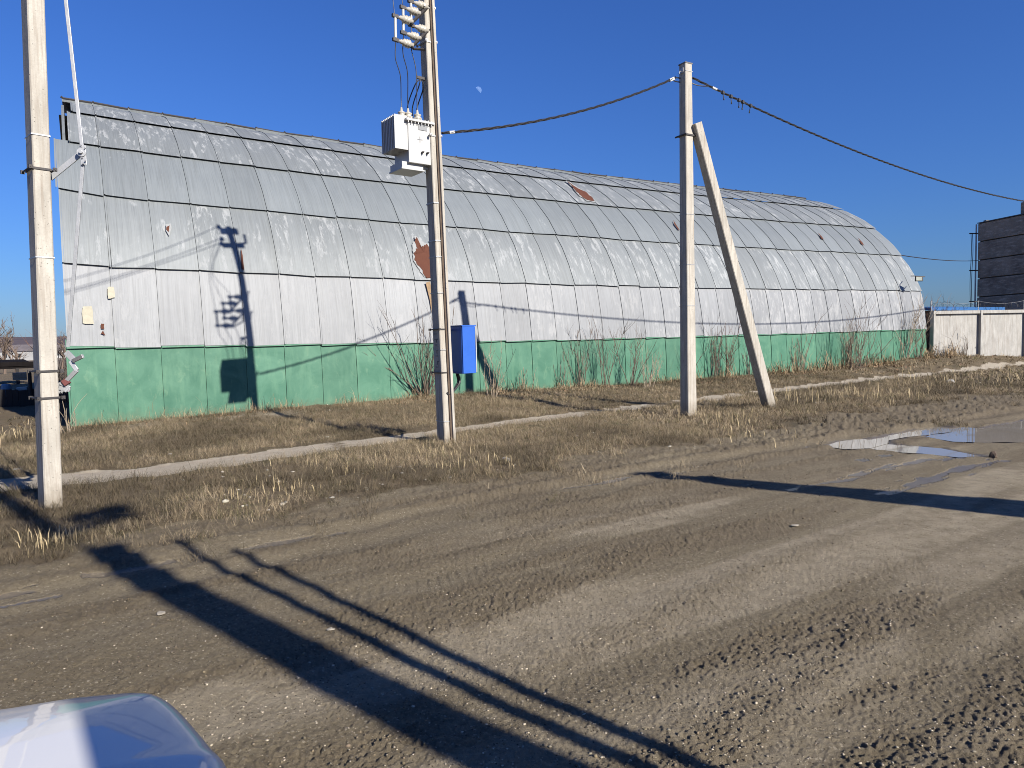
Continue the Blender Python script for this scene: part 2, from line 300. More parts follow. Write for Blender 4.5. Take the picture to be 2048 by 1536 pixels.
# ---------------------------------------------------------------- mesh helpers
class MB:
    """collects shapes; build() links them as ONE mesh object"""
    def __init__(s): s.v = []; s.f = []; s.uv = None
    def add(s, vs, fs):
        o = len(s.v); s.v += [tuple(map(float, p)) for p in vs]; s.f += [tuple(i + o for i in f) for f in fs]; return s
    def box(s, c, ax, half, taper=1.0):
        """box at c with three axes and half sizes; top (third axis) scaled by taper"""
        c = np.array(c, float); X, Y, Z = [np.array(a, float) for a in ax]; vs = []
        for k in (-1, 1):
            q = taper if k > 0 else 1.0
            for i, j in ((-1, -1), (1, -1), (1, 1), (-1, 1)):
                vs.append(c + X * half[0] * i * q + Y * half[1] * j * q + Z * half[2] * k)
        return s.add(vs, [(3, 2, 1, 0), (4, 5, 6, 7), (0, 1, 5, 4), (1, 2, 6, 5), (2, 3, 7, 6), (3, 0, 4, 7)])
    def tube(s, pts, r, n=8, caps=True):
        pts = [np.array(p, float) for p in pts]; m = len(pts)
        rs = list(r) if hasattr(r, '__len__') else [r] * m
        vs = []; prev = None
        for i in range(m):
            d = pts[min(i + 1, m - 1)] - pts[max(i - 1, 0)]; L = np.linalg.norm(d); d = d / (L if L > 1e-9 else 1)
            if prev is None:
                u = np.cross(d, (0, 0, 1.0))
                if np.linalg.norm(u) < 0.1: u = np.cross(d, (1.0, 0, 0))
            else: u = prev - d * (prev @ d)
            u = u / np.linalg.norm(u); prev = u; w = np.cross(d, u)
            for k in range(n):
                a = 2 * math.pi * k / n; vs.append(pts[i] + (u * math.cos(a) + w * math.sin(a)) * rs[i])
        fs = []
        for i in range(m - 1):
            for k in range(n):
                k2 = (k + 1) % n; fs.append((i * n + k, i * n + k2, (i + 1) * n + k2, (i + 1) * n + k))
        if caps: fs += [tuple(range(n - 1, -1, -1)), tuple((m - 1) * n + k for k in range(n))]
        return s.add(vs, fs)
    def lathe(s, c, axis, prof, n=14):
        """profile of (radius, height) turned about axis from c"""
        c = np.array(c, float); d = np.array(axis, float); d /= np.linalg.norm(d)
        u = np.cross(d, (0, 0, 1.0))
        if np.linalg.norm(u) < 0.1: u = np.cross(d, (1.0, 0, 0))
        u /= np.linalg.norm(u); w = np.cross(d, u); vs = []; fs = []; m = len(prof)
        for r, h in prof:
            for k in range(n):
                a = 2 * math.pi * k / n; vs.append(c + d * h + (u * math.cos(a) + w * math.sin(a)) * max(r, 1e-4))
        for i in range(m - 1):
            for k in range(n):
                k2 = (k + 1) % n; fs.append((i * n + k, i * n + k2, (i + 1) * n + k2, (i + 1) * n + k))
        fs += [tuple(range(n - 1, -1, -1)), tuple((m - 1) * n + k for k in range(n))]
        return s.add(vs, fs)
    def prism(s, poly, ex):
        """polygon (3d points) extruded by vector ex"""
        n = len(poly); ex = np.array(ex, float); P = [np.array(p, float) for p in poly]
        return s.add(P + [p + ex for p in P], [tuple(range(n - 1, -1, -1)), tuple(range(n, 2 * n))] +
                     [(i, (i + 1) % n, n + (i + 1) % n, n + i) for i in range(n)])
    def build(s, name, mat, parent=None, smooth=False, bevel=0.0, origin=None, kind=None, label=None):
        me = bpy.data.meshes.new(name)
        org = np.array(origin, float) if origin is not None else np.zeros(3)
        par = np.array(parent.location) if parent is not None and parent.type == 'EMPTY' else np.zeros(3)
        gp = np.array(parent['_w']) if parent is not None and '_w' in parent else par
        wpos = org if origin is not None else gp
        me.from_pydata([tuple(np.array(p) - wpos) for p in s.v], [], s.f); me.update()
        if s.uv is not None:
            l = me.uv_layers.new(name='UVMap')
            for i, lp in enumerate(me.loops): l.data[i].uv = s.uv[lp.vertex_index]
        if smooth: me.polygons.foreach_set('use_smooth', [True] * len(me.polygons))
        me.materials.append(M[mat])
        o = bpy.data.objects.new(name, me); COL.objects.link(o)
        o.location = wpos - gp if parent is not None else wpos
        if parent is not None: o.parent = parent
        o['_w'] = [float(q) for q in wpos]
        if bevel > 0:
            b = o.modifiers.new('bevel', 'BEVEL'); b.width = bevel; b.segments = 2; b.limit_method = 'ANGLE'
        if kind: o['kind'] = kind
        if label: o['label'] = label
        return o

def tag(o, label, cat, group=None):
    o['label'] = label; o['category'] = cat
    if group: o['group'] = group
    return o
def thing(name, loc, label, cat, group=None):
    o = bpy.data.objects.new(name, None); COL.objects.link(o); o.location = tuple(map(float, loc)); o.empty_display_size = 0.2
    o['_w'] = [float(q) for q in loc]
    return tag(o, label, cat, group)
ZV = np.array([0, 0, 1.0])
def unit(v): v = np.array(v, float); return v / np.linalg.norm(v)
def frame(deg): a = math.radians(deg); return np.array([math.cos(a), math.sin(a), 0]), np.array([-math.sin(a), math.cos(a), 0])
def curve_pts(a, b, sag, n=24):
    a = np.array(a, float); b = np.array(b, float)
    return [a + (b - a) * q - ZV * sag * 4 * q * (1 - q) for q in np.linspace(0, 1, n)]
def spline(pts, n=24):
    P = [np.array(p, float) for p in pts]; P = [2 * P[0] - P[1]] + P + [2 * P[-1] - P[-2]]; out = []
    seg = len(P) - 3
    for i in range(seg):
        p0, p1, p2, p3 = P[i:i + 4]
        for t in np.linspace(0, 1, max(2, n // seg), endpoint=(i == seg - 1)):
            out.append(0.5 * ((2 * p1) + (-p0 + p2) * t + (2 * p0 - 5 * p1 + 4 * p2 - p3) * t * t + (-p0 + 3 * p1 - 3 * p2 + p3) * t ** 3))
    return out

# ---------------------------------------------------------------- hangar frame and ground shape
A = ray(3315, 628.5); A[2] = 0; A = A / np.linalg.norm(A)          # along the hangar
N = np.array([-A[1], A[0], 0])                                     # into the hangar, away from the road
P0 = bp(147, 855, 0); P0[2] = 0
LEN = 32.55
def tw(x, y): return (x - P0[0]) * A[0] + (y - P0[1]) * A[1], (x - P0[0]) * N[0] + (y - P0[1]) * N[1]
ZB = ([-6, 0, 1.4, 3.5, 6, 8, 12, 16, 27, 30, 32.5, 60], [-0.1, 0.0, 0.065, 0.09, 0.12, 0.18, 0.155, 0.12, 0.17, 0.34, 0.45, 0.5])
def zbase(t, w):
    zb = np.interp(t, *ZB)
    return np.where(w < -4.0, -0.06, np.where(w > 0, zb, -0.06 + (zb + 0.06) * sstep(-4.0, -0.1, w) ** 0.8))
def ground_at(x, y):
    z = -0.06
    for _ in range(12):
        b = bp(x, y, z); t, w = tw(b[0], b[1]); z = 0.5 * z + 0.5 * float(zbase(np.array(t), np.array(w)))
    return bp(x, y, z)
def table(pts, z=None):
    q = np.array([tw(*(ground_at(x, y) if z is None else bp(x, y, z))[:2]) for x, y in pts]); q = q[np.argsort(q[:, 0])]
    return q[:, 0], q[:, 1]
PLO = table([(0, 982), (123, 970), (300, 950), (500, 924), (660, 901), (740, 888), (870, 870), (1000, 852), (1130, 835), (1375, 805), (1540, 786), (1600, 778), (1700, 767), (1850, 750), (2048, 730), (2300, 706)])
PUP = table([(0, 956), (123, 945), (300, 931), (500, 906), (660, 884), (790, 869), (905, 856), (1000, 842), (1130, 826), (1375, 797), (1540, 777), (1600, 770), (1700, 759), (1850, 743), (2048, 723), (2300, 700)])
RED = table([(0, 1180), (160, 1160), (300, 1115), (480, 1085), (650, 1060), (830, 1025), (1000, 985), (1150, 960), (1270, 940), (1450, 910), (1600, 885), (1700, 870), (1850, 850), (2048, 815)], -0.09)
GED = table([(0, 1130), (300, 1080), (600, 1030), (900, 970), (1150, 925), (1400, 890), (1550, 860), (1700, 830), (1900, 800), (2048, 785)], -0.08)

def zpx(pts): return np.array([bp(1500 + x / 3.737, 780 + y / 3.737, -0.125)[:2] for x, y in pts])
PUDDLES = [zpx([(605, 428), (700, 396), (800, 382), (940, 376), (1100, 345), (1280, 308), (1450, 290), (1640, 290), (1760, 296), (2048, 245), (2300, 200), (2500, 280), (2300, 395), (2048, 388), (1700, 392), (1540, 388), (1360, 358), (1400, 340), (1560, 322), (1420, 326), (1280, 338), (1130, 352), (990, 378), (985, 402), (860, 436), (700, 442)]),
           zpx([(840, 430), (1000, 414), (1200, 428), (1400, 445), (1560, 478), (1680, 498), (1560, 502), (1300, 474), (1150, 466), (1000, 450)])]
WETS = [([(800, 630), (1100, 560), (1300, 520), (1560, 505)], 0.10), ([(1000, 765), (1250, 685), (1650, 572), (1850, 520)], 0.16),
        ([(300, 740), (520, 690), (900, 640)], 0.08), ([(830, 520), (1000, 480)], 0.12), ([(250, 460), (430, 420)], 0.05)]
WETS = [(np.array([bp(1500 + x / 3.737, 780 + y / 3.737, -0.1)[:2] for x, y in p]), w) for p, w in WETS]
WETS += [(np.array([bp(x, y, -0.1)[:2] for x, y in p]), w) for p, w in
         [([(-60, 1200), (0, 1192), (70, 1180)], 0.07), ([(170, 1155), (270, 1135), (345, 1120)], 0.05), ([(490, 1095), (590, 1078), (680, 1065)], 0.07),
          ([(1130, 975), (1200, 968), (1260, 955)], 0.06), ([(1270, 955), (1350, 945), (1420, 930)], 0.05), ([(-20, 1215), (110, 1190)], 0.04)]]
def pdist(px, py, poly, closed):
    d = np.full(px.shape, 1e9); n = len(poly)
    for i in range(n if closed else n - 1):
        a = poly[i]; b = poly[(i + 1) % n]; ab = b - a; L2 = ab @ ab + 1e-12
        k = np.clip(((px - a[0]) * ab[0] + (py - a[1]) * ab[1]) / L2, 0, 1)
        d = np.minimum(d, np.hypot(px - a[0] - k * ab[0], py - a[1] - k * ab[1]))
    return d
def inside(px, py, poly):
    r = np.zeros(px.shape, bool); n = len(poly)
    for i in range(n):
        x1, y1 = poly[i]; x2, y2 = poly[(i + 1) % n]
        c = ((y1 > py) != (y2 > py)); r ^= c & (px < (x2 - x1) * (py - y1) / (y2 - y1 + 1e-12) + x1)
    return r
RC, RS = math.cos(math.radians(34)), math.sin(math.radians(34))

def terrain(x, y, fine=True):
    """height and soil masks of the ground"""
    x = np.asarray(x, float); y = np.asarray(y, float)
    t, w = tw(x, y); rr = np.hypot(x, y)
    ru = x * RC + y * RS; rv = -x * RS + y * RC                     # along and across the road
    wob = (fbm(t * 0.9, w * 0.9, 3, 5) - 0.5)
    we = np.interp(t, *RED) + wob * 0.35; wg = np.interp(t, *GED) + wob * 1.3 + (fbm(t * 4, w * 4, 3, 9) - 0.5) * 0.7
    near = np.clip(1 - rr / 45, 0, 1)
    road = sstep(0.15, -0.15, w - we)                               # 1 on the road
    grass = sstep(-0.35, 0.45, w - wg)
    plo = np.interp(t, *PLO); pup = np.interp(t, *PUP)
    edge = (fbm(t * 3, w * 3, 4, 21) - 0.5) * (0.28 + 0.4 * sstep(6, 14, t))
    pd = np.minimum(w - plo, pup - w) + edge + 0.05 - 0.05 * sstep(3, -3, t)
    brk = sstep(0.2, 0.6, fbm(t * 0.8 + 3, w * 0.2, 2, 77))
    path = sstep(-0.05, 0.12, pd) * (0.32 + 0.68 * brk) 
    z = zbase(t, w)
    z = z - 0.035 * road - 0.03 * sstep(0, -3, w - we) * sstep(-7, -3, w - we)
    z = z - 0.02 * path
    leftfall = sstep(0.3, -9, t) * sstep(-7.5, 2, w)
    z = z - 0.10 * leftfall
    # far country
    f = sstep(45, 170, rr); z = z * (1 - f) - 1.4 * f
    ang = np.arctan2(x, y)
    hl = sstep(900, 2600, rr); z = z + hl * (44 + 16 * (fbm(ang * 9 + 3, rr * 0.0004, 4, 31) - 0.5) + 6 * np.sin(ang * 5))
    field = sstep(110, 330, rr) * 0.5 + sstep(850, 1300, rr) * 0.5
    pale = np.zeros_like(z); loose = np.zeros_like(z); wet = np.zeros_like(z)
    on = rr < 60
    if fine and on.any():
        X, Y, T, W, U, V = x[on], y[on], t[on], w[on], ru[on], rv[on]
        R = rr[on]; rd = road[on]; gs = grass[on]; pt = path[on]; dz = np.zeros_like(X); E = we[on]
        hf = np.clip(1 - (R - 8) / 30, 0.15, 1)
        dz += 0.07 * (fbm(X * 0.55, Y * 0.55, 4, 40) - 0.5) * gs * (1 - 0.6 * pt)
        dz += 0.09 * (fbm(X * 2.4, Y * 2.4, 3, 44) - 0.5) * gs * (1 - pt)
        dz += 0.035 * (fbm(X * 11, Y * 11, 3, 47) - 0.5) * gs * (1 - pt)
        dz += 0.045 * (fbm(U * 0.25, V * 1.5, 4, 50) - 0.5) * (1 - gs)
        # wheel ruts along the road edge and across the carriageway
        m = V + 0.25 * (fbm(U * 0.13, U * 0 + 3, 2, 60) - 0.5) * 3
        ve = V - (-X * RS + Y * RC) + (W - E)                        # across distance from the road edge
        ve = W - E + 0.35 * (fbm(T * 0.4, T * 0 + 1.5, 2, 61) - 0.5)
        lm = np.zeros_like(X)
        for c, wd, dep in ((-0.18, 0.14, 0.05), (-0.62, 0.16, 0.045), (-1.25, 0.2, 0.03), (-1.75, 0.15, 0.025), (-2.9, 0.25, 0.02), (-3.6, 0.2, 0.02), (-4.7, 0.22, 0.025), (-5.6, 0.25, 0.02), (0.25, 0.12, 0.03)):
            g = np.exp(-((ve - c) / wd) ** 2); s = np.exp(-((np.abs(ve - c) - wd * 1.7) / (wd * 0.6)) ** 2)
            pres = 0.35 + 0.65 * sstep(0.35, 0.6, fbm(T * 0.35 + c * 7, T * 0 + c, 2, 70))
            dz += 0.5 * (-dep * g + dep * 0.55 * s) * pres * (1 - 0.8 * gs)
            tread = 0.7 * np.sign(np.sin(T * 2 * math.pi / 0.085 + np.abs(ve - c) * 40)) * 0.5
            dz += 0.012 * g * pres * tread * sstep(0.45, 0.6, fbm(T * 0.9 + c * 3, ve, 2, 73)) * hf * (1 - gs)
            lm = np.maximum(lm, s * pres)
        # churned mud between verge and carriageway, crumbs where wheels threw it up, rough near side
        band = np.exp(-((ve + 0.75) / 0.75) ** 2) * 0.9 + np.exp(-((ve - 0.55) / 0.5) ** 2) * (1 - gs)
        rough_near = sstep(-4.4, -6.4, ve) * sstep(-1, 4, T) + sstep(0.55, 0.68, fbm(U * 0.5, V * 2.6, 3, 80)) * 0.7
        right = sstep(8, 14, T) * sstep(-0.6, 0.3, ve) * (1 - gs)
        lo = np.clip(band * sstep(0.35, 0.6, fbm(U * 0.7, V * 3, 3, 82)) + rough_near + 0.5 * lm + right, 0, 1) * (1 - gs)
        bandm = (1 - gs) * sstep(-0.25, 0.25, ve) * (0.35 + 0.65 * sstep(4, 12, T)); cl0 = fbm(X * 9, Y * 9, 3, 84, 0.6)
        dz += bandm * (0.10 * (np.clip(cl0, 0.38, 1) - 0.5) + 0.05 * (fbm(X * 24, Y * 24, 2, 88) - 0.5))
        cl = fbm(X * 15, Y * 15, 3, 85, 0.6); cl2 = fbm(X * 34, Y * 34, 2, 86, 0.6); cl3 = vnoise(X * 70, Y * 70, 89)
        dz += lo * (0.010 * (np.clip(cl, 0.35, 1) - 0.5) + 0.014 * (cl2 - 0.5) + 0.014 * (cl3 - 0.5)) * hf
        dz += (1 - gs) * (0.006 * (cl2 - 0.5) + 0.009 * (cl3 - 0.5)) * hf
        sc = np.exp(-((V - 0.0) * 0 + 0)) * 0
        pl = sstep(0.5, 0.66, fbm(U * 0.22 + 5, V * 1.7, 4, 90)) * sstep(-0.9, -1.6, ve)
        pl = np.maximum(pl, np.exp(-((ve + 3.1 + 0.3 * np.sin(T * 0.4)) / 0.3) ** 2) * sstep(0.42, 0.56, fbm(T * 0.6, ve * 2, 3, 92)) * sstep(3.5, 0, T))
        pl = np.maximum(pl, 0.9 * np.exp(-((ve + 4.3) / 0.45) ** 2) * sstep(0.40, 0.58, fbm(T * 0.7, ve * 3, 3, 94)))
        wt = np.zeros_like(X)
        box = R < 40
        for p_, wdt in WETS:
            bx = box & (X > p_[:, 0].min() - 1) & (X < p_[:, 0].max() + 1) & (Y > p_[:, 1].min() - 1) & (Y < p_[:, 1].max() + 1)
            if bx.any():
                dd = pdist(X[bx], Y[bx], p_, False) + (fbm(U[bx] * 3, V[bx] * 16, 4, 95) - 0.5) * wdt * 3.0
                v_ = 0.75 * sstep(wdt * 1.3, wdt * 0.1, dd); wt[bx] = np.maximum(wt[bx], v_); 
                dz[bx] -= 0.012 * v_; lo[bx] *= 1 - v_
        dep = np.zeros_like(X)
        for p_ in PUDDLES:
            bx = (X > p_[:, 0].min() - 1) & (X < p_[:, 0].max() + 1) & (Y > p_[:, 1].min() - 1) & (Y < p_[:, 1].max() + 1)
            if bx.any():
                d = pdist(X[bx], Y[bx], p_, True); ins = inside(X[bx], Y[bx], p_); sd = np.where(ins, d, -d)
                sd = sd + (fbm(U[bx] * 3, V[bx] * 7, 3, 97) - 0.5) * 0.16
                dep[bx] = np.maximum(dep[bx], sstep(-0.16, 0.06, sd)); wt[bx] = np.maximum(wt[bx], sstep(-0.35, 0.0, sd) * 0.75)
        zz = z[on] + dz * (1 - 0.75 * pt)
        lvl = np.maximum(zz, -0.108 + 0.02 * (fbm(X * 5, Y * 5, 2, 99) - 0.5))
        nearp = sstep(9.0, 3.0, np.hypot(X - 6.6, Y - 10.6))
        zz = zz * (1 - nearp) + lvl * nearp
        zz = zz * (1 - dep) + (-0.155 + 0.2 * (zz + 0.1)) * dep
        z = z.copy(); z[on] = zz
        heap = np.exp(-((T - 3.2) / 1.9) ** 2) * np.exp(-((W + 0.9) / 0.55) ** 2) * sstep(0.3, 0.5, fbm(X * 3, Y * 3, 3, 101)) * 1.2
        pale[on] = np.maximum(pl * (1 - dep) * rd, heap); loose[on] = lo; wet[on] = np.maximum(wt, dep * 0.8)
    return z, grass, path, wet, pale, loose, field, road

def zt(x, y): return float(terrain(np.array([x]), np.array([y]))[0][0])

def build_ground():
    ang = np.concatenate([np.radians(np.linspace(-180, -48, 45, endpoint=False)), np.radians(np.linspace(-48, 48, 1020)), np.radians(np.linspace(48, 180, 45)[1:])])
    r1 = np.geomspace(0.25, 2.1, 8, endpoint=False); r2 = 1120.0 / np.arange(1120 / 2.1, 1120 / 60.0, -0.82); r3 = np.geomspace(63, 6000, 60)
    r = np.concatenate([r1, r2, r3]); na, nr = len(ang) - 1, len(r)
    a_, r_ = np.meshgrid(ang[:-1], r, indexing='xy')
    x = (np.sin(a_) * r_).ravel(); y = (np.cos(a_) * r_).ravel()
    z, grass, path, wet, pale, loose, field, road = terrain(x, y)
    i = np.arange(nr - 1)[:, None] * na; j = np.arange(na)[None, :]; j2 = (j + 1) % na
    q = np.stack([i + j, i + na + j, i + na + j2, i + j2], -1).reshape(-1, 4)[:, ::-1]
    co = np.stack([x, y, z], 1)
    zone = np.stack([grass, path, wet, np.ones_like(z)], 1); soil = np.stack([pale, loose, field, np.ones_like(z)], 1)
    mp = path[q].mean(1); mr = road[q].mean(1); fl = field[q].mean(1)
    cls = np.where(mp > 0.4, 1, np.where((mr > 0.5) & (fl < 0.01), 2, 0))
    for c, nm in ((0, 'ground'), (1, 'path'), (2, 'road')):
        f = q[cls == c]; used, inv = np.unique(f.ravel(), return_inverse=True)
        me = bpy.data.meshes.new(nm); nf = len(f)
        me.vertices.add(len(used)); me.vertices.foreach_set('co', co[used].ravel().astype(np.float32))
        me.loops.add(nf * 4); me.loops.foreach_set('vertex_index', inv.astype(np.int32))
        me.polygons.add(nf); me.polygons.foreach_set('loop_start', np.arange(0, nf * 4, 4, dtype=np.int32))
        me.polygons.foreach_set('use_smooth', np.ones(nf, bool)); me.update(calc_edges=True); me.validate()
        for an, d in (('zone', zone), ('soil', soil)):
            at_ = me.color_attributes.new(an, 'FLOAT_COLOR', 'POINT'); at_.data.foreach_set('color', d[used].ravel().astype(np.float32))
        me.materials.append(M['soil'])
        o = bpy.data.objects.new(nm, me); COL.objects.link(o); o['kind'] = 'structure'
    # standing water in the hollows: level sheets, the soil rises through them at the shore
    for k, p_ in enumerate(PUDDLES):
        c = p_.mean(0); q_ = p_ + 0
        lo, hi = q_.min(0) - 0.25, q_.max(0) + 0.25
        m = MB(); zz = -0.112 - 0.003 * k
        # outline grown a little so that the shore is cut by the soil
        pts = []
        n = len(q_); area = 0.5 * sum(q_[i][0] * q_[(i + 1) % n][1] - q_[(i + 1) % n][0] * q_[i][1] for i in range(n)); s = 1 if area > 0 else -1
        for i in range(n):
            e = q_[(i + 1) % n] - q_[i - 1]; nn = np.array([e[1], -e[0]]) * s; nn = nn / (np.linalg.norm(nn) + 1e-9); pts.append(q_[i] + nn * 0.09)
        m.add([(p[0], p[1], zz) for p in pts], [tuple(range(n)) if s > 0 else tuple(range(n - 1, -1, -1))])
        o = m.build('puddle', 'water', kind='structure')
        import bmesh
        bm = bmesh.new(); bm.from_mesh(o.data); bmesh.ops.triangulate(bm, faces=bm.faces); bm.to_mesh(o.data); bm.free()
build_ground()

# ---------------------------------------------------------------- hangar
PR = np.array([(0.0, -0.5), (0.0, 0.0), (0.02, 0.9), (0.08, 1.72), (0.17, 2.55), (0.30, 3.30), (0.58, 3.98), (0.88, 4.55), (1.20, 4.98), (1.66, 5.62),
               (2.36, 6.33), (3.05, 6.92), (3.90, 7.48), (4.86, 7.98), (5.50, 8.25), (6.30, 8.49), (7.3, 8.70), (8.2, 8.82), (9.0, 8.86)])
PS = np.concatenate([[0], np.cumsum(np.hypot(*np.diff(PR, axis=0).T))])
def arc_at_z(z): return float(np.interp(z, PR[:, 1], PS))
def prof(s):
    d = np.interp(s, PS, PR[:, 0]); z = np.interp(s, PS, PR[:, 1])
    d2 = np.interp(s + 0.12, PS, PR[:, 0]) - np.interp(s - 0.12, PS, PR[:, 0]); z2 = np.interp(s + 0.12, PS, PR[:, 1]) - np.interp(s - 0.12, PS, PR[:, 1])
    L = math.hypot(d2, z2); return d, z, -z2 / L, d2 / L            # point and outward normal (d, z)
def sag(t, z):
    k = math.sin(math.pi * min(1, max(0, t / 31.0)) ** 0.85)
    return -0.13 * k * min(1.3, max(0, (z - 0.6) / 5.0)) - (0.06 * k if z > 1.2 else 0)
def hull(t, s, off=0.0):
    d, z, nd, nz = prof(s); z2 = z + sag(t, z)
    p = P0 + A * t + N * (d + nd * off); p = p.copy(); p[2] = z2 + nz * off
    return p
SEAM_Z = [-0.45, 1.66, 3.36, 5.02, 6.40, 7.57, 8.55]
T0 = [-0.04 + 0.8805 * i for i in range(38)]; T0[-1] = LEN
hangar = thing('hangar', P0, 'long silver metal arched hangar with a green painted base behind the poles', 'hangar')
def panel(t0, t1, s0, s1, row, k, name, mat, lip=0.035, skew=0.0):
    m = MB(); ny = 6; jl, jr = rnd.uniform(-0.026, 0.026), rnd.uniform(-0.026, 0.026)
    jt = rnd.uniform(-0.012, 0.012)
    bulge = rnd.uniform(-0.004, 0.008); base = 0.004 * (k % 2)
    ts = [t0 - 0.010, t0 + 0.022, t0 + 0.022, (t0 + t1) / 2, t1 - 0.016]
    ru = [0.016, 0.016, 0.0, 0.0, 0.0]                               # the left edge is a raised seam
    uv = []; rows = []
    for j in range(ny + 1):
        f = j / ny; line = []
        for i, t in enumerate(ts):
            q = (t - t0) / (t1 - t0); sb = s0 + jl * (1 - q) + jr * q + skew * (1 - q)
            s = sb + (s1 - sb) * f
            tt = t + (jt * (1 - f) if 1 < i < 4 else 0)
            o = base + lip * (1 - f) + ru[i] + (bulge * math.sin(math.pi * f) if i == 3 else 0)
            line.append(len(m.v)); m.v.append(tuple(hull(tt, s, o))); uv.append((tt, s))
        rows.append(line)
    for j in range(ny):
        for i in (0, 2, 3): m.f.append((rows[j][i], rows[j][i + 1], rows[j + 1][i + 1], rows[j + 1][i]))
    rr = []
    for j in range(ny + 1):
        for i, o in ((1, 0.016), (1, -0.002)):
            f = j / ny; s = s0 + (s1 - s0) * f + (jl + skew) * (1 - f); rr.append(len(m.v)); m.v.append(tuple(hull(ts[1], s, base + lip * (1 - f) + o))); uv.append((ts[1], s))
    for j in range(ny): m.f.append((rr[2 * j], rr[2 * j + 1], rr[2 * j + 3], rr[2 * j + 2]))
    e = []
    for j in range(ny + 1):
        f = j / ny; s = s0 + jl + skew + (s1 - s0 - jl - skew) * f
        for o in (base + lip * (1 - f) + ru[0], -0.03):
            e.append(len(m.v)); m.v.append(tuple(hull(ts[0], s, o))); uv.append((ts[0], s))
    for j in range(ny): m.f.append((e[2 * j], e[2 * j + 2], e[2 * j + 3], e[2 * j + 1]))
    m.uv = uv
    return m.build(name, mat, hangar, smooth=True, origin=hull((t0 + t1) / 2, (s0 + s1) / 2))
for row in range(6):
    sa, sb = arc_at_z(SEAM_Z[row]), arc_at_z(SEAM_Z[row + 1]) + 0.16
    for k in range(37):
        t0, t1 = T0[k], T0[k + 1]
        nm, mt, lip = ('wall_panel', 'green_paint', 0.0) if row == 0 else ('roof_panel', ('limewashed', 'galvanised_worn', 'galvanised', 'galvanised_worn', 'galvanised_worn')[row - 1], 0.058)
        sk = 0.0
        if k == 0:
            t0 += (0.0, 0.03, 0.03, -0.02, 0.27, 0.36)[row]
            if row == 2: sk = 0.03
            if row == 3: sk = 0.12
        o_ = panel(t0, t1, sa, sb, row, k, nm, mt, lip, sk)
        if row == 1 and k == 0: o_['label'] = 'dingy first sheet with torn paper scraps and rust holes'
# green painted lower edge over the silver sheets, ridge capping, far side, end walls
m = MB()
for k in range(37):
    t0, t1 = T0[k], T0[k + 1]; s = arc_at_z(1.66)
    vs = [hull(t0 + 0.005, s - 0.03 + rnd.uniform(-.02, .0), 0.055), hull(t1 - 0.005, s - 0.01 + rnd.uniform(-.02, 0.01), 0.055), hull(t1 - 0.005, s + 0.035 + 0.02 * rnd.random(), 0.046), hull(t0 + 0.005, s + 0.035 + 0.02 * rnd.random(), 0.046)]
    m.add(vs + [hull(t0 + 0.005, s - 0.03, 0.0), hull(t1 - 0.005, s - 0.01, 0.0)], [(0, 1, 2, 3), (4, 5, 1, 0)])
m.uv = [(tw(p[0], p[1])[0], p[2]) for p in m.v]
m.build('drip_edge', 'green_paint', hangar)
s6 = arc_at_z(8.47)
for k in range(37):
    t0, t1 = T0[k] + (0.16 if k == 0 else 0), T0[k + 1]; m = MB(); e = 0.02 * rnd.random()
    pts = [(s6 - 0.02 + e, 0.075), (s6 + 0.25, 0.06), (PS[-1], 0.05)]
    for t, lift in ((t0, 0.028), (t1, 0.0)):
        for s, o in pts: m.v.append(tuple(hull(t, s, o + lift)))
        m.v.append(tuple(hull(t, s6 - 0.02 + e, 0.0 + lift * 0)))
    m.f += [(0, 4, 5, 1), (1, 5, 6, 2), (3, 7, 4, 0)]
    m.uv = [(tw(p[0], p[1])[0], p[2]) for p in m.v]
    m.build('ridge_cap', 'galvanised', hangar)
m = MB()
for k in range(37):
    t0, t1 = T0[k] + (0.14 if k == 0 else 0), T0[k + 1]; e = rnd.uniform(-0.012, 0.012)
    m.tube([hull(t0, s6 + 0.02, 0.125), hull(t0 + 0.05, s6 + 0.02, 0.09 + e), hull(t1, s6 + 0.02, 0.085 - e)], 0.034, 6)
m.build('ridge_seam', 'steel_dark', hangar)
m = MB(); ss = [PS[-1] - 0.0] + [arc_at_z(z) for z in (8.7, 8.25, 7.5, 6.4, 5.0, 3.3, 1.6, -0.4)]; uv = []
for t in (0.0, LEN):
    for s in ss:
        d, z, nd, nz = prof(s); p = P0 + A * t + N * (18.0 - d); p = p.copy(); p[2] = z + sag(t, z); m.v.append(tuple(p)); uv.append((t, s))
n_ = len(ss)
for i in range(n_ - 1): m.f.append((i, n_ + i, n_ + i + 1, i + 1))
m.uv = uv; m.build('far_side', 'galvanised', hangar, smooth=True)
for t, nm in ((0.10, 'end_wall'), (LEN - 0.08, 'end_wall')):
    m = MB(); zs = np.linspace(-0.4, 8.8, 24); pts = []
    for s in [arc_at_z(z) for z in zs]:
        d, z, _, _ = prof(s); p = P0 + A * t + N * (d + 0.06); p = p.copy(); p[2] = z + sag(t, z) - 0.08; pts.append(p)
    for s in [arc_at_z(z) for z in zs[::-1]]:
        d, z, _, _ = prof(s); p = P0 + A * t + N * (18 - d - 0.06); p = p.copy(); p[2] = z + sag(t, z) - 0.08; pts.append(p)
    m.prism(pts, A * 0.06); m.uv = [(0.3 * p[0], p[2]) for p in m.v]; m.build(nm, 'galvanised', hangar)

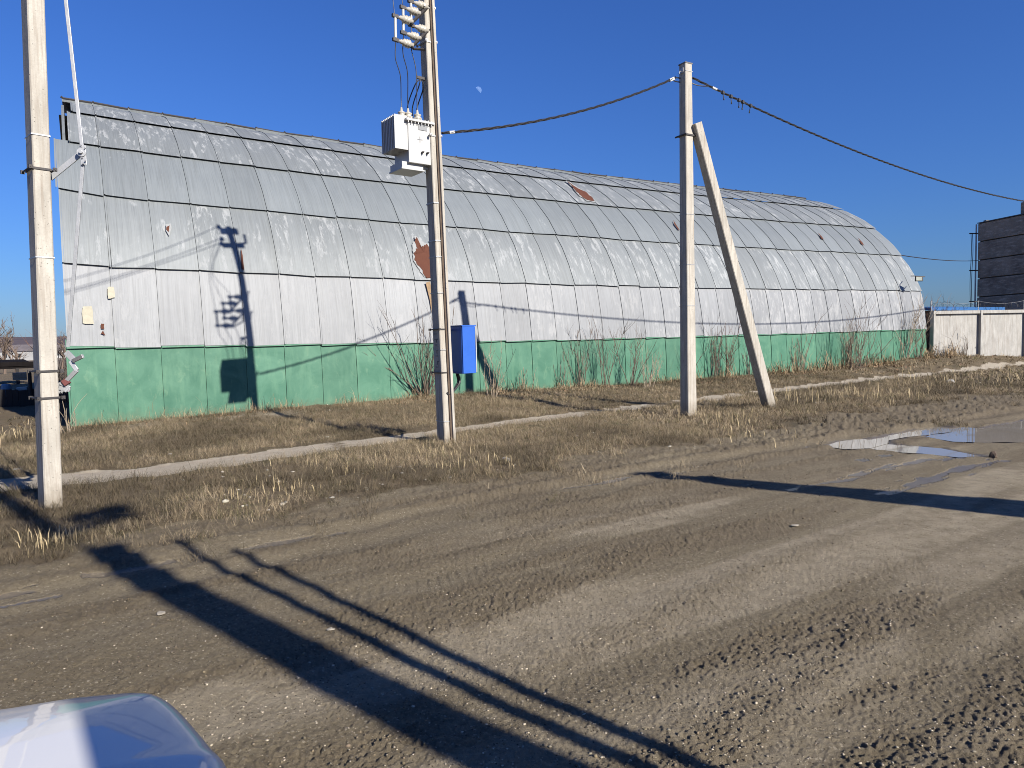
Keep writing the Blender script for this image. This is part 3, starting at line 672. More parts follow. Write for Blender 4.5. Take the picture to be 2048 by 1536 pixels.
def on_hull(x, y):
    """t and arc length of the hull where the photo shows x, y"""
    best = None; d = ray(x, y)
    for s in np.linspace(arc_at_z(0.0), PS[-1], 400):
        dd, z, _, _ = prof(s)
        q = (P0 + N * dd - CAM) @ N / (d @ N); p = CAM + d * q; t = (p - P0) @ A
        e = abs(p[2] - z - sag(t, z))
        if best is None or e < best[0]: best = (e, t, s)
    return best[1], best[2]
def patch(name, mat, px, off, label=None, jag=0.0, sub=1):
    off = off * 0.0 + (0.088 if mat == 'rust' else 0.080)
    pts = [on_hull(x, y) for x, y in px]; m = MB(); out = []
    n = len(pts)
    for i in range(n):
        a, b = pts[i], pts[(i + 1) % n]
        for q in range(sub):
            f = q / sub; out.append((a[0] + (b[0] - a[0]) * f + rnd.uniform(-jag, jag), a[1] + (b[1] - a[1]) * f + rnd.uniform(-jag, jag)))
    c = (sum(p[0] for p in out) / len(out), sum(p[1] for p in out) / len(out))
    vs = [hull(c[0], c[1], off)] + [hull((p[0] + c[0]) / 2, (p[1] + c[1]) / 2, off) for p in out] + [hull(p[0], p[1], off) for p in out]; k = len(out)
    fs = [(0, 1 + i, 1 + (i + 1) % k) for i in range(k)] + [(1 + i, 1 + k + i, 1 + k + (i + 1) % k, 1 + (i + 1) % k) for i in range(k)]
    m.add(vs, fs); m.uv = [(0, 0)] * len(m.v)
    o = m.build(name, mat, hangar, origin=hull(c[0], c[1], off))
    if label: o['label'] = label
    return o
patch('rust_patch', 'rust', [(830, 478), (836, 492), (841, 498), (846, 496), (851, 492), (857, 500), (872, 497), (884, 515), (884, 558), (850, 557), (840, 540), (829, 528), (825, 512), (827, 506), (833, 500), (827, 486)], 0.068, 'large ragged rust patch beside the transformer pole', 0.028, 4)
patch('worn_patch', 'chalk', [(829, 476), (838, 482), (850, 490), (872, 494), (886, 515), (886, 558), (848, 558), (837, 541), (827, 528), (823, 508), (825, 488)], 0.06, None, 0.03, 4)
patch('rust_stain', 'rust_pale', [(849, 566), (858, 566), (861, 585), (861, 628), (857, 600)], 0.055)
patch('rust_patch', 'rust', [(1131, 365), (1141, 372), (1152, 380), (1170, 388), (1185, 402), (1187, 407), (1172, 404), (1160, 396), (1150, 386), (1140, 374)], 0.070, 'long rust streak high on the roof right of the transformer pole', 0.03, 4)
patch('worn_patch', 'chalk', [(1130, 365), (1138, 368), (1154, 378), (1176, 391), (1188, 408), (1172, 406), (1154, 393), (1138, 374)], 0.062, None, 0.035, 4)
patch('rust_patch', 'rust', [(333, 457), (339, 455), (336, 468), (332, 462)], 0.068, 'small rust hole high on the left of the roof', 0.008, 1)
patch('worn_patch', 'chalk', [(331, 452), (342, 450), (342, 462), (338, 475), (331, 465)], 0.060, None, 0.01, 1)
patch('rust_patch', 'rust', [(480, 497), (484, 515), (487, 543), (482, 540)], 0.070, 'narrow rust strip beside the pole shadow', 0.005, 1)
patch('rust_patch', 'rust', [(1344, 444), (1349, 452), (1357, 464), (1353, 463), (1346, 452)], 0.066, 'rust slit left of the braced pole', 0.005, 1)
patch('rust_patch', 'rust', [(1633, 468), (1641, 476), (1645, 482), (1640, 480)], 0.066, 'rust slit near the far end, lower one', 0.004, 1)
patch('rust_patch', 'rust', [(1713, 478), (1722, 488), (1726, 495), (1719, 490)], 0.066, 'rust slit nearest the far end', 0.004, 1)
patch('paper_scrap', 'old_paper', [(165, 614), (184, 613), (187, 647), (166, 648)], 0.064, 'lower left torn yellowed paper', 0.012, 3)
patch('paper_scrap', 'old_paper', [(214, 577), (227, 576), (229, 596), (216, 597)], 0.064, 'upper right torn yellowed paper', 0.012, 3)
patch('rust_patch', 'rust', [(202, 647), (208, 647), (208, 657), (202, 657)], 0.060, 'small square rust hole under the papers', 0.006, 2)
patch('rust_patch', 'rust', [(206, 662), (211, 671), (202, 669)], 0.060, 'small triangular rust hole near the green base', 0.005, 2)

# ---------------------------------------------------------------- utility poles
def shaft(base, top, w0, w1, e1deg, d0=None):
    """tapering four-sided concrete shaft with chamfered edges"""
    m = MB(); e1, e2 = frame(e1deg); rings = []
    B = np.array(base, float); T = np.array(top, float); n = 10
    for i in range(n + 1):
        f = i / n; c = B + (T - B) * f; w = w0 + (w1 - w0) * f; dd = (d0 if d0 else w0) * (w / w0); ch = 0.012
        ring = []
        for sx, sy in ((1, -1), (1, 1), (-1, 1), (-1, -1)):
            hx, hy = w / 2, dd / 2
            p = [(sx * hx, sy * (hy - ch)), (sx * (hx - ch), sy * hy)]
            if (sx, sy) in ((1, 1), (-1, -1)): pass
            else: p = p[::-1]
            for a, b in p: ring.append(c + e1 * a + e2 * b)
        rings.append(ring)
    k = 8
    for r_ in rings: m.v += [tuple(p) for p in r_]
    for i in range(n):
        for j in range(k): m.f.append((i * k + j, i * k + (j + 1) % k, (i + 1) * k + (j + 1) % k, (i + 1) * k + j))
    m.f += [tuple(range(k - 1, -1, -1)), tuple(n * k + j for j in range(k))]
    return m
def band(base, top, w0, w1, e1deg, z, th=0.012, hgt=0.02, ear=0.0, dr=1.0):
    """strap round the shaft at height z; ear: bolts standing out at both sides"""
    B = np.array(base); T = np.array(top); f = (z - B[2]) / (T[2] - B[2]); c = B + (T - B) * f; w = w0 + (w1 - w0) * f
    e1, e2 = frame(e1deg); h = w / 2 + th / 2 + 0.002; m = MB()
    zz = ZV * 1.0
    hd2 = w * dr / 2
    for s in (1, -1):
        m.box(c + e1 * h * s, (e2, e1, ZV), (hd2 + th, th / 2, hgt / 2))
        m.box(c + e2 * (hd2 + th / 2 + 0.002) * s, (e1, e2, ZV), (w / 2 - 0.002, th / 2 - 0.001, hgt / 2 - 0.001))
    if ear > 0:
        for s in (1, -1):
            m.tube([c + e2 * (hd2 + 0.025) * s - e1 * (w / 2 + ear), c + e2 * (hd2 + 0.025) * s + e1 * (w / 2 + ear)], 0.009, 6)
            for q in (1, -1): m.box(c + e2 * (hd2 + 0.025) * s + e1 * (w / 2 + ear * 0.7) * q, (e1, e2, ZV), (0.012, 0.018, 0.018))
    return m
def insulator(m, p, d, L=0.14, r=0.055):
    m.lathe(p, d, [(0.02, 0), (0.022, L * .1), (r * .6, L * .18), (r, L * .24), (r * .55, L * .34), (r * .95, L * .44), (r * .5, L * .55), (r * .85, L * .64), (r * .4, L * .8), (0.018, L)], 12)

# --- left pole
LB = bp(101, 1010, -0.05); LT = at(64, -40, LB[1]); LT = LB + (LT - LB) * (7.6 - LB[2]) / (LT[2] - LB[2]); LA = -43; LW = (0.262, 0.232)
LBs = LB - (LT - LB) * 0.03
pole_l = thing('utility_pole', LB, 'nearest concrete utility pole, at the left edge with a pale switch rod beside it', 'utility pole', 'concrete utility poles along the footpath')
shaft(LBs, LT, LW[0], LW[1], LA, 0.168).build('shaft', 'concrete', pole_l, bevel=0.0)
def zat(px, py, b, y=None): return at(px, py, b[1] if y is None else y)[2]
for px, py, e in ((75, 342, 0.06), (92, 742, 0.05), (96, 795, 0.06)):
    band(LBs, LT, LW[0] * 1.0, LW[1], LA, zat(px, py, LB), 0.008, 0.022, e, 0.65).build('clamp', 'steel_dark', pole_l)
for px, py in ((72, 275), (83, 517)):
    band(LBs, LT, LW[0] + 0.004, LW[1] + 0.004, LA, zat(px, py, LB), 0.003, 0.014, 0, 0.65).build('strap', 'steel_bright', pole_l)
e1, e2 = frame(60); m = MB(); m.box(LT + ZV * -0.25, (e1, e2, ZV), (0.9, 0.04, 0.04)); m.build('crossarm', 'steel', pole_l)
for k in (-0.8, 0.0, 0.8):
    m = MB(); insulator(m, LT + e1 * k + ZV * (0.0 if k == 0 else -0.21), ZV, 0.2, 0.06); m.build('insulator', 'porcelain', pole_l)

# --- switch rod beside it
def apx(x, y, Y=7.55): return at(x, y, Y)
rod = thing('switch_rod', apx(137, 690), 'pale jointed metal switch rod standing beside the nearest pole', 'switch rod')
def bar(m, a, b, wx, wy, up=None):
    a = np.array(a); b = np.array(b); d = unit(b - a); s = unit(np.cross(d, (0.3, -1, 0.1))); q = np.cross(s, d)
    m.box((a + b) / 2, (s, q, d), (wx, wy, np.linalg.norm(b - a) / 2))
m = MB(); bar(m, apx(125, -60), apx(164, 293), 0.017, 0.012); m.build('upper_rod', 'steel_bright', rod, bevel=0.003)
m = MB(); bar(m, apx(166, 326), apx(136, 694), 0.017, 0.012); m.build('lower_rod', 'steel_bright', rod, bevel=0.003)
m = MB(); bar(m, apx(165, 290, 7.53), apx(168, 330, 7.53), 0.028, 0.006); m.build('joint_plate', 'steel_bright', rod, bevel=0.003)
m = MB(); bar(m, apx(100, 357, 7.5), apx(163, 306, 7.57), 0.028, 0.008); m.lathe(apx(163, 305, 7.52), (0.3, -1, 0), [(0.045, -0.01), (0.045, 0.012), (0.018, 0.012), (0.018, 0.04)], 12); m.build('support_arm', 'steel_bright', rod, bevel=0.002)
m = MB()
for x, y in ((163, 295), (170, 297), (165, 316), (171, 322), (167, 327), (162, 291)): m.lathe(apx(x, y, 7.52), (0.2, -1, 0), [(0.008, 0), (0.008, 0.012)], 6)
m.build('bolt', 'steel', rod)
m = MB(); bar(m, apx(133, 705), apx(150, 722, 7.52), 0.03, 0.02); bar(m, apx(141, 722, 7.5), apx(154, 741, 7.5), 0.022, 0.014); bar(m, apx(154, 740, 7.5), apx(131, 764, 7.5), 0.022, 0.014)
m.build('crank', 'steel_bright', rod, bevel=0.004)
m = MB(); bar(m, apx(146, 722, 7.48), apx(166, 712, 7.42), 0.02, 0.012); m.build('lever', 'steel', rod, bevel=0.003)
m = MB(); bar(m, apx(128, 759, 7.5), apx(136, 769, 7.5), 0.034, 0.02); m.build('grip', 'soft_red', rod, bevel=0.006)
m = MB()
for a, b, w in (((122, 764), (137, 772), 0.03), ((118, 775), (140, 780), 0.024), ((122, 785), (136, 771), 0.014), ((130, 784), (140, 772), 0.012), ((104, 770), (124, 768), 0.026), ((112, 782), (126, 784), 0.02)):
    bar(m, apx(*a, 7.5), apx(*b, 7.52), w, 0.012)
m.build('mounting_bracket', 'steel_bright', rod, bevel=0.004)

# --- middle pole with the transformer
MBASE = bp(890, 885, -0.07); q = at(849, 0, MBASE[1]); MDIR = unit(q - MBASE); MT = MBASE + MDIR * (8.95 / MDIR[2])
MA = -53; MW = (0.245, 0.185); MBs = MBASE - MDIR * 0.3
E1, E2 = frame(MA); E2 = -E2                                        # E1 lit face, E2 dark face
pole_m = thing('utility_pole', MBASE, 'middle concrete utility pole carrying a white transformer and blue cabinet', 'utility pole', 'concrete utility poles along the footpath')
def maxis(z): return MBASE + MDIR * ((z - MBASE[2]) / MDIR[2])
def mw(z): return MW[0] + (MW[1] - MW[0]) * (z - MBs[2]) / (MT[2] - MBs[2])
shaft(MBs, MT, MW[0], MW[1], MA, 0.155).build('shaft', 'concrete', pole_m)
# protective channel on the lit face: two pale flanges, brown web
m = MB(); m2 = MB()
z0, z1 = MBASE[2] + 0.0, 7.6
for s, mm, hx, ofs in ((-0.044, m2, 0.016, 0.012), (-0.084, m, 0.022, 0.028)):
    a = maxis(z0) + E1 * (mw(z0) / 2 + ofs) + E2 * s; b = maxis(z1) + E1 * (mw(z1) / 2 + ofs) + E2 * s * 0.8
    mm.box((a + b) / 2, (E2, E1, unit(b - a)), (hx, ofs, np.linalg.norm(b - a) / 2))
m2.build('cable_duct', 'brown_rust', pole_m); m.build('duct_cover', 'concrete', pole_m, bevel=0.004)
for py, e, mt, hg in ((275, 0.07, 'steel', 0.02), (408, 0, 'steel_bright', 0.02), (483, 0, 'steel_bright', 0.018), (515, 0.0, 'steel_bright', 0.014), (587, 0, 'steel_bright', 0.012), (659, 0.05, 'steel_dark', 0.022), (700, 0, 'steel_bright', 0.012), (745, 0.05, 'steel_dark', 0.022), (842, 0, 'steel_bright', 0.014), (20, 0.06, 'steel', 0.02), (88, 0.06, 'steel', 0.02)):
    z = zat(870, py, MBASE); w = mw(z)
    band(MBs, MT, MW[0] + 0.004, MW[1] + 0.004, MA, z, 0.006, hg, e, 0.633).build('clamp' if e else 'strap', mt, pole_m)
# impressed marks on the dark face (cast ridges)
m = MB()
for i, py in enumerate(list(range(668, 745, 11))):
    z = zat(872, py, MBASE); c = maxis(z) + E2 * (mw(z) * 0.317 + 0.001)
    m.box(c + E1 * rnd.uniform(-.03, .03), (E1, E2, ZV), (rnd.uniform(.02, .05), 0.004, 0.006))
    if i % 2: m.box(c - ZV * 0.03, (E1, E2, ZV), (0.006, 0.004, 0.022))
m.build('cast_mark', 'concrete_dark', pole_m)
# top arm and pin insulators for the wires
ea = unit(A * 0.3 - N * 1.0); m = MB(); m.box(MT - ZV * 0.12, (E2, E1, ZV), (0.2, 0.06, 0.08)); m.box(MT - ZV * 0.6 , (E2, E1, ZV), (0.24, 0.06, 0.05)); m.tube([MT - ZV * 0.55 - E2 * 0.1, MT - ZV * 0.5 - E2 * 0.3, MT - ZV * 0.22 - E2 * 0.32], 0.035, 6); m.build('crossarm', 'steel_dark', pole_m)
WIRE_ENDS = [MT + E2 * 0.2 + ZV * 0.05, MT + E2 * 0.22 - ZV * 0.36, MT + E2 * 0.26 - ZV * 0.52]
for p in WIRE_ENDS:
    m = MB(); insulator(m, p - ZV * 0.1, ZV, 0.16, 0.06); m.build('insulator', 'porcelain', pole_m)

# transformer
def mpx(x, y, dE2=0.0): return at(x, y, MBASE[1] - 0.30 - dE2)
zt_top = mpx(840, 243)[2]; zt_bot = mpx(840, 325)[2]
TC = at(840, 284, MBASE[1] - 0.22)                                   # centre of the lit tank face
TD = 0.62                                                           # depth behind the lit face
TWD = 0.40
tc = TC - E1 * 0.0; tr = thing('transformer', TC, 'white pole transformer with cooling fins hung on the middle pole', 'transformer')
tz = (zt_top + zt_bot) / 2; th = (zt_top - zt_bot) / 2
ctr = np.array([TC[0], TC[1], tz]) - E1 * 0.24
m = MB(); m.box(ctr, (E2, E1, ZV), (0.205, 0.24, th)); m.build('tank', 'white_paint', tr, bevel=0.008)
m = MB(); m.box(ctr + ZV * (th + 0.018), (E2, E1, ZV), (0.255, 0.29, 0.018)); m.build('lid', 'white_paint', tr, bevel=0.004)
m = MB()
for i in range(8):
    for s, q in ((1, 0.24), (-1, 0.24)): pass
    m.lathe(ctr + ZV * (th - 0.002) + E1 * 0.275 + E2 * (-0.2 + 0.06 * i), ZV, [(0.008, -0.03), (0.008, 0.055)], 6)
m.build('lid_bolt', 'steel', tr)
# radiator: separate fins on the dark side, closed by end plates
rz0, rz1 = zat(785, 312, MBASE), zat(785, 246, MBASE); rc = ctr + E2 * (0.205 + 0.115) + ZV * ((rz0 + rz1) / 2 - tz)
for i in range(9):
    m = MB(); p = rc + E1 * (-0.21 + 0.0525 * i)
    m.box(p, (E2, E1, ZV), (0.115, 0.009 if i < 8 else 0.012, (rz1 - rz0) / 2)); m.build('fin', 'white_paint', tr, bevel=0.003)
m = MB(); m.box(rc - E2 * 0.05 , (E2, E1, ZV), (0.05, 0.205, (rz1 - rz0) / 2 - 0.03)); m.build('radiator_core', 'grey_paint', tr)
m = MB(); bz = zt_bot - 0.03; m.box(np.array([*ctr[:2], bz]) + E2 * 0.11 - E1 * 0.02, (E2, E1, ZV), (0.19, 0.2, 0.05)); m.box(np.array([*ctr[:2], bz - 0.06]) + E2 * 0.11 - E1 * 0.02, (E2, E1, ZV), (0.205, 0.215, 0.012)); m.build('cable_box', 'white_paint', tr, bevel=0.004)
m = MB(); m.box(np.array([*ctr[:2], zt_bot - 0.03]) + E1 * 0.12, (E2, E1, ZV), (0.26, 0.02, 0.02)); m.box(ctr - E2 * 0.235 + ZV * (-th + 0.05), (E2, E1, ZV), (0.04, 0.06, 0.06)); m.build('bracket', 'white_paint', tr, bevel=0.003)
m = MB(); f0 = np.array([*ctr[:2], zat(847, 263, MBASE)]) + E1 * 0.2445 - E2 * 0.055; m.box(f0, (E2, E1, ZV), (0.075, 0.005, 0.04)); m.build('nameplate', 'grey_paint', tr, bevel=0.002)
m = MB(); f0 = np.array([*ctr[:2], zat(840, 287, MBASE)]) + E1 * 0.242; m.box(f0, (E2, E1, ZV), (0.045, 0.0025, 0.005)); m.box(f0, (E2, E1, ZV), (0.005, 0.0032, 0.045)); m.build('plus_mark', 'grey_paint', tr)
m = MB(); f0 = np.array([*ctr[:2], zat(847, 312, MBASE)]) + E1 * 0.245
for s in (-0.03, -0.12): m.lathe(f0 + E2 * s, E1, [(0.018, 0), (0.018, 0.03), (0.01, 0.03), (0.01, 0.06)], 8)
m.build('tap', 'steel_dark', tr)
BUSH = []
for s, l in ((0.30, 0.18), (0.19, 0.2), (0.03, 0.22)):
    b = ctr + ZV * (th + 0.036) + E2 * (s - 0.06) + E1 * l * 0.6; m = MB()
    m.lathe(b, ZV, [(0.055, 0), (0.06, 0.02), (0.038, 0.035), (0.070, 0.055), (0.073, 0.07), (0.038, 0.09), (0.06, 0.11), (0.062, 0.122), (0.024, 0.14), (0.014, 0.20)], 14)
    m.build('bushing', 'porcelain', tr, smooth=True); BUSH.append(b + ZV * 0.19)
LV = []
for s in (-0.06, -0.13, -0.19):
    b = ctr + ZV * (th + 0.036) + E2 * s - E1 * 0.17; m = MB(); m.lathe(b, ZV, [(0.03, 0), (0.032, 0.03), (0.015, 0.05), (0.012, 0.09)], 10); m.build('low_voltage_bushing', 'brown_rust', tr); LV.append(b + ZV * 0.08)

# fuse sets: two ribbed insulators on a steel arm, joined by a fuse tube
Yt = MBASE[1]; YA = E2                                               # insulators reach out on the dark side
FUSE = []
spots = [(858, 15, 62, 828, 'right one, closest to the pole'), (843, 27, 77, 811, 'middle one of three'), (828, 44, 91, 797, 'outermost one, lowest in view')]
for i, (bx, ya, yb, tx, lab) in enumerate(spots):
    Yq = Yt - 0.08 - 0.12 * i
    a = at(bx - 3, ya, Yq); b = at(bx - 2, yb, Yq); ea_ = E2 * 0.98 + ZV * 0.05; ea_ = unit(ea_); Lr = 0.30
    fu = thing('fuse_set', a, 'white porcelain fuse set high on the middle pole, ' + lab, 'fuse', 'fuse sets above the transformer')
    ends = []
    for p in (a, b):
        m = MB(); m.lathe(p, ea_, [(0.034, 0), (0.036, 0.05), (0.06, 0.06), (0.066, 0.075), (0.036, 0.088), (0.062, 0.105), (0.064, 0.12), (0.036, 0.132), (0.058, 0.15), (0.058, 0.163), (0.034, 0.18), (0.034, 0.215), (0.022, 0.225), (0.022, Lr)], 14)
        m.build('insulator', 'porcelain', fu, smooth=True); ends.append(p + ea_ * Lr)
    m = MB(); m.tube([ends[0] - ZV * 0.03, ends[1] + ZV * 0.03], 0.022, 10); m.build('fuse_tube', 'white_paint', fu)
    m = MB()
    for e in ends: m.box(e, (ea_, np.cross(ZV, ea_), ZV), (0.05, 0.022, 0.024))
    m.build('contact', 'steel_dark', fu)
    FUSE.append((ends[0], ends[1], a, b))
m = MB(); m.tube([FUSE[0][2] - (FUSE[2][2] - FUSE[0][2]) * 0.15, FUSE[2][2] + (FUSE[2][2] - FUSE[0][2]) * 0.12], 0.026, 4); m.tube([FUSE[0][3] - (FUSE[2][3] - FUSE[0][3]) * 0.15, FUSE[2][3] + (FUSE[2][3] - FUSE[0][3]) * 0.12], 0.026, 4)
m.tube([FUSE[2][3] - ZV * 0.05, maxis(FUSE[2][3][2] + 0.06)], 0.02, 4); m.build('fuse_bracket', 'steel_dark', pole_m)

def cable(name, pts, r, label, cat, group=None, mat='black_rubber', n=6):
    m = MB(); m.tube(pts, r, n); o = m.build(name, mat, origin=pts[0]); return tag(o, label, cat, group)
for i, (lab, b) in enumerate((('right', 2), ('middle', 1), ('left', 0))):
    e = FUSE[i][1] - ZV * 0.03; u = BUSH[b]; mid = (e + u) / 2
    cable('jumper_cable', spline([e, e * 0.75 + u * 0.25 + E2 * 0.03, mid - E2 * 0.03, u + ZV * 0.15, u], 24), 0.0075, 'black jumper from the fuses down to the transformer, %s of three' % lab, 'cable', 'jumpers between fuses and transformer')
for i in range(3):
    e = FUSE[i][0] + ZV * 0.02; w = WIRE_ENDS[2 - i]
    cable('tap_wire', spline([e, e + ZV * 0.12 + E2 * 0.02, e * 0.55 + w * 0.45 + E2 * (0.30 - 0.05 * i), w], 24), 0.006, 'thin dark wire rising from the %s fuse set out of view' % ('right', 'middle', 'outermost')[i], 'wire', 'wires rising from the fuse sets')
top_lv = maxis(zat(845, 160, MBASE)) + E2 * 0.12
for i, l in enumerate(LV):
    k = (0.12, 0.05, -0.03)[i]
    cable('cable_loop', spline([l, l + ZV * 0.25 + E2 * k * 0.3, top_lv - ZV * 0.12 + E2 * k, top_lv + E2 * 0.02 * i], 22), 0.010, 'black cable loop rising from the transformer lid beside the pole, %s' % ('left strand', 'middle strand', 'strand nearest the pole')[i], 'cable', 'cable loops over the transformer lid')
m = MB(); m.box(top_lv, (E2, E1, ZV), (0.09, 0.02, 0.02)); m.build('cable_bracket', 'steel_dark', pole_m)

# blue cabinet on the right of the middle pole
ctop, cbot = at(926, 652, MBASE[1] - 0.05)[2], at(926, 748, MBASE[1] - 0.05)[2]
edge = at(925, 700, MBASE[1] - 0.02)                                 # the vertical edge between dark and lit faces
cab = thing('electrical_cabinet', edge, 'bright blue metal cabinet strapped to the right of the middle pole', 'cabinet')
F1, F2 = frame(-52); F2 = -F2
cw, cd = 0.265, 0.42; cz = (ctop + cbot) / 2; chh = (ctop - cbot) / 2
cc = np.array([edge[0], edge[1], cz]) - F1 * (cd / 2) - F2 * (cw / 2)
m = MB(); m.box(cc - F1 * 0.012, (F2, F1, ZV), (cw / 2, cd / 2 - 0.012, chh)); m.build('body', 'blue_paint', cab, bevel=0.004)
m = MB(); m.box(cc + F1 * (cd / 2 - 0.008), (F2, F1, ZV), (cw / 2 - 0.006, 0.012, chh - 0.004)); m.build('door', 'blue_paint', cab, bevel=0.004)
m = MB(); m.box(cc + F1 * (cd / 2 - 0.012) - F2 * (cw / 2 + 0.009), (F2, F1, ZV), (0.008, 0.016, chh - 0.02)); m.build('door_edge', 'white_paint', cab)
m = MB(); m.box(cc + ZV * (chh + 0.008), (F2, F1, ZV), (cw / 2 + 0.012, cd / 2 + 0.01, 0.008)); m.build('lid', 'blue_paint', cab)
m = MB()
for py in (659, 745):
    z = zat(900, py, MBASE); pa = maxis(z); pb = np.array([cc[0], cc[1], z]) - F1 * (cd / 2 - 0.03) + F2 * 0.05; m.tube([pa, pb], 0.02, 6)
m.build('bracket', 'steel_dark', cab)
pb = np.array([*cc[:2], cbot]); pe = maxis(cbot - 0.30) + E1 * 0.12
for k, lab in ((0.0, 'front'), (0.05, 'rear')):
    cable('conduit', spline([pb + F2 * 0.09 - F1 * k, pb + F2 * 0.07 - ZV * 0.16 - F1 * k, pe - E2 * 0.08 - ZV * 0.02, pe], 16), 0.017, 'black conduit curving from under the blue cabinet to the pole, %s one' % lab, 'conduit', 'conduits under the blue cabinet')

# --- right pole with brace
RB = bp(1377, 826, 0.0); q = at(1371, 130, RB[1]); RDIR = unit(q - RB); RTOP = q; RA = -60; RW = (0.245, 0.185); RBs = RB - RDIR * 0.3
pole_r = thing('utility_pole', RB, 'concrete utility pole propped by a slanting concrete brace', 'utility pole', 'concrete utility poles along the footpath')
shaft(RBs, RTOP, RW[0], RW[1], RA).build('shaft', 'concrete', pole_r)
SB = bp(1537, 809, 0.0); ST = at(1391, 247, RB[1] - 0.02); SB2 = SB - (ST - SB) * 0.05
sm = MB(); sd_ = unit(ST - SB); sx = unit(np.cross(sd_, frame(-60)[0])); sy = np.cross(sx, sd_)
g1, g2 = 0.115, 0.085
pa = []
for c, k in ((SB2, 1.0), (ST, 0.82)):
    f1, f2 = frame(-62)
    f1 = unit(f1 - sd_ * (f1 @ sd_)); f2 = np.cross(sd_, f1)
    ch = 0.015
    for sx_, sy_ in ((1, -1), (1, 1), (-1, 1), (-1, -1)):
        pts = [(sx_ * g1, sy_ * (g1 - ch)), (sx_ * (g1 - ch), sy_ * g1)]
        if (sx_, sy_) not in ((1, 1), (-1, -1)): pts = pts[::-1]
        for a, b in pts: pa.append(c + f1 * a * k + f2 * b * k)
sm.add(pa, [(i, (i + 1) % 8, 8 + (i + 1) % 8, 8 + i) for i in range(8)] + [tuple(range(7, -1, -1)), tuple(range(8, 16))])
sm.build('brace', 'concrete', pole_r)
f1, f2 = frame(RA)
zc = zat(1380, 272, RB); ca = RB + RDIR * ((zc - RB[2]) / RDIR[2]); m = MB(); wr = 0.105
m.box(ca + f1 * wr + f2 * 0.08, (f2, f1, ZV), (0.19, 0.012, 0.016)); m.box(ca - f1 * wr + f2 * 0.08, (f2, f1, ZV), (0.19, 0.012, 0.016))
m.tube([ca - f2 * 0.12 - f1 * 0.18, ca - f2 * 0.12 + f1 * 0.14], 0.018, 6); m.tube([ca + f2 * 0.27 - f1 * 0.14, ca + f2 * 0.27 + f1 * 0.16], 0.018, 6); m.build('brace_clamp', 'steel_dark', pole_r)
for py in (145, 430, 530, 612):
    band(RBs, RTOP, RW[0] + 0.003, RW[1] + 0.003, RA, zat(1374, py, RB), 0.003, 0.012, 0).build('strap', 'steel', pole_r)
m = MB(); ht = RTOP - RDIR * 0.10; m.box(ht - f2 * 0.105 - ZV * 0.03, (f1, f2, ZV), (0.045, 0.008, 0.05)); m.tube([ht - f2 * 0.10 - ZV * 0.05, ht - f2 * 0.16 - ZV * 0.05, ht - f2 * 0.17 - ZV * 0.10], 0.01, 6); m.build('hook', 'steel_bright', pole_r)
m = MB(); m.box(RTOP + ZV * 0.01, (f1, f2, ZV), (0.10, 0.10, 0.012)); m.build('cap', 'concrete_dark', pole_r)

# overhead twisted cable bundles
def bundle(pts_fn, L, label, parts, r=0.011, rad=0.014, n=90, pitch=0.75):
    m = MB(); P = [pts_fn(q) for q in np.linspace(0, 1, n)]
    for k in range(3):
        out = []
        for i, p in enumerate(P):
            d = unit(P[min(i + 1, n - 1)] - P[max(i - 1, 0)]); u = unit(np.cross(d, ZV)); w = np.cross(u, d); a = 2 * math.pi * (k / 3 + L * i / n / pitch)
            out.append(p + (u * math.cos(a) + w * math.sin(a)) * rad)
        m.tube(out, r, 5)
    root = thing('overhead_cable', P[0], label, 'cable', 'overhead cable bundles on the right pole')
    m.build('strands', 'black_rubber', root); return root, P
ca0 = at(884, 266, MBASE[1] + 0.05); cb0 = at(1352, 155, RB[1])
root, P = bundle(lambda q: ca0 + (cb0 - ca0) * q - ZV * 0.20 * 4 * q * (1 - q), 6.0, 'dark twisted cable sagging between the middle pole and the braced pole', None)
def clampbox(root, p, d, nm='anchor_clamp', mt='white_paint', L=0.05, h=0.022):
    m = MB(); s = unit(np.cross(d, ZV)); m.box(p, (d, s, np.cross(s, d)), (L, 0.02, h)); m.build(nm, mt, root, bevel=0.004)
clampbox(root, P[3], unit(P[5] - P[2])); clampbox(root, P[-3], unit(P[-1] - P[-4]), L=0.07, h=0.03)
m = MB(); m.tube([P[0], maxis(P[0][2]) + E1 * 0.08], 0.012, 6); m.tube([P[-1], RTOP - RDIR * 0.28], 0.012, 6); m.tube(spline([P[-3], P[-1] - ZV * 0.08, RTOP - RDIR * 0.35], 10), 0.012, 5); m.build('anchor_tail', 'black_rubber', root)
rs = at(1386, 156, RB[1]); re_ = np.array([rs[0] + 31 * RC, rs[1] + 31 * RS - 0.2, 0])
tgt = at(2048, 380, 23.4); 
sagr = 1.25; re_[2] = 7.2
root, P = bundle(lambda q: rs + (re_ - rs) * q - ZV * sagr * 4 * q * (1 - q), 31.0, 'dark twisted cable running from the braced pole off to the right', None, n=240)
clampbox(root, P[5], unit(P[6] - P[4]), L=0.07, h=0.02)
for i, (a, s) in enumerate(((7, -1), (9, -1), (11, 1), (12, -1), (14, -1))):
    p = P[a]; m = MB(); m.box(p, (unit(P[a + 1] - p), frame(124)[0], ZV), (0.03, 0.025, 0.03)); m.tube([p, p - ZV * 0.11 + frame(34 + 20 * i)[0] * 0.03], 0.009, 5); m.lathe(p - ZV * 0.15 + frame(34 + 20 * i)[0] * 0.035, ZV, [(0.012, 0), (0.016, 0.02), (0.01, 0.045)], 6); m.build('connector', 'black_rubber', root)
m = MB(); m.tube([P[0], RTOP - RDIR * 0.2], 0.014, 6); m.tube(spline([P[4], P[1] - ZV * 0.10, RTOP - RDIR * 0.30], 10), 0.011, 5); m.build('anchor_tail', 'black_rubber', root)
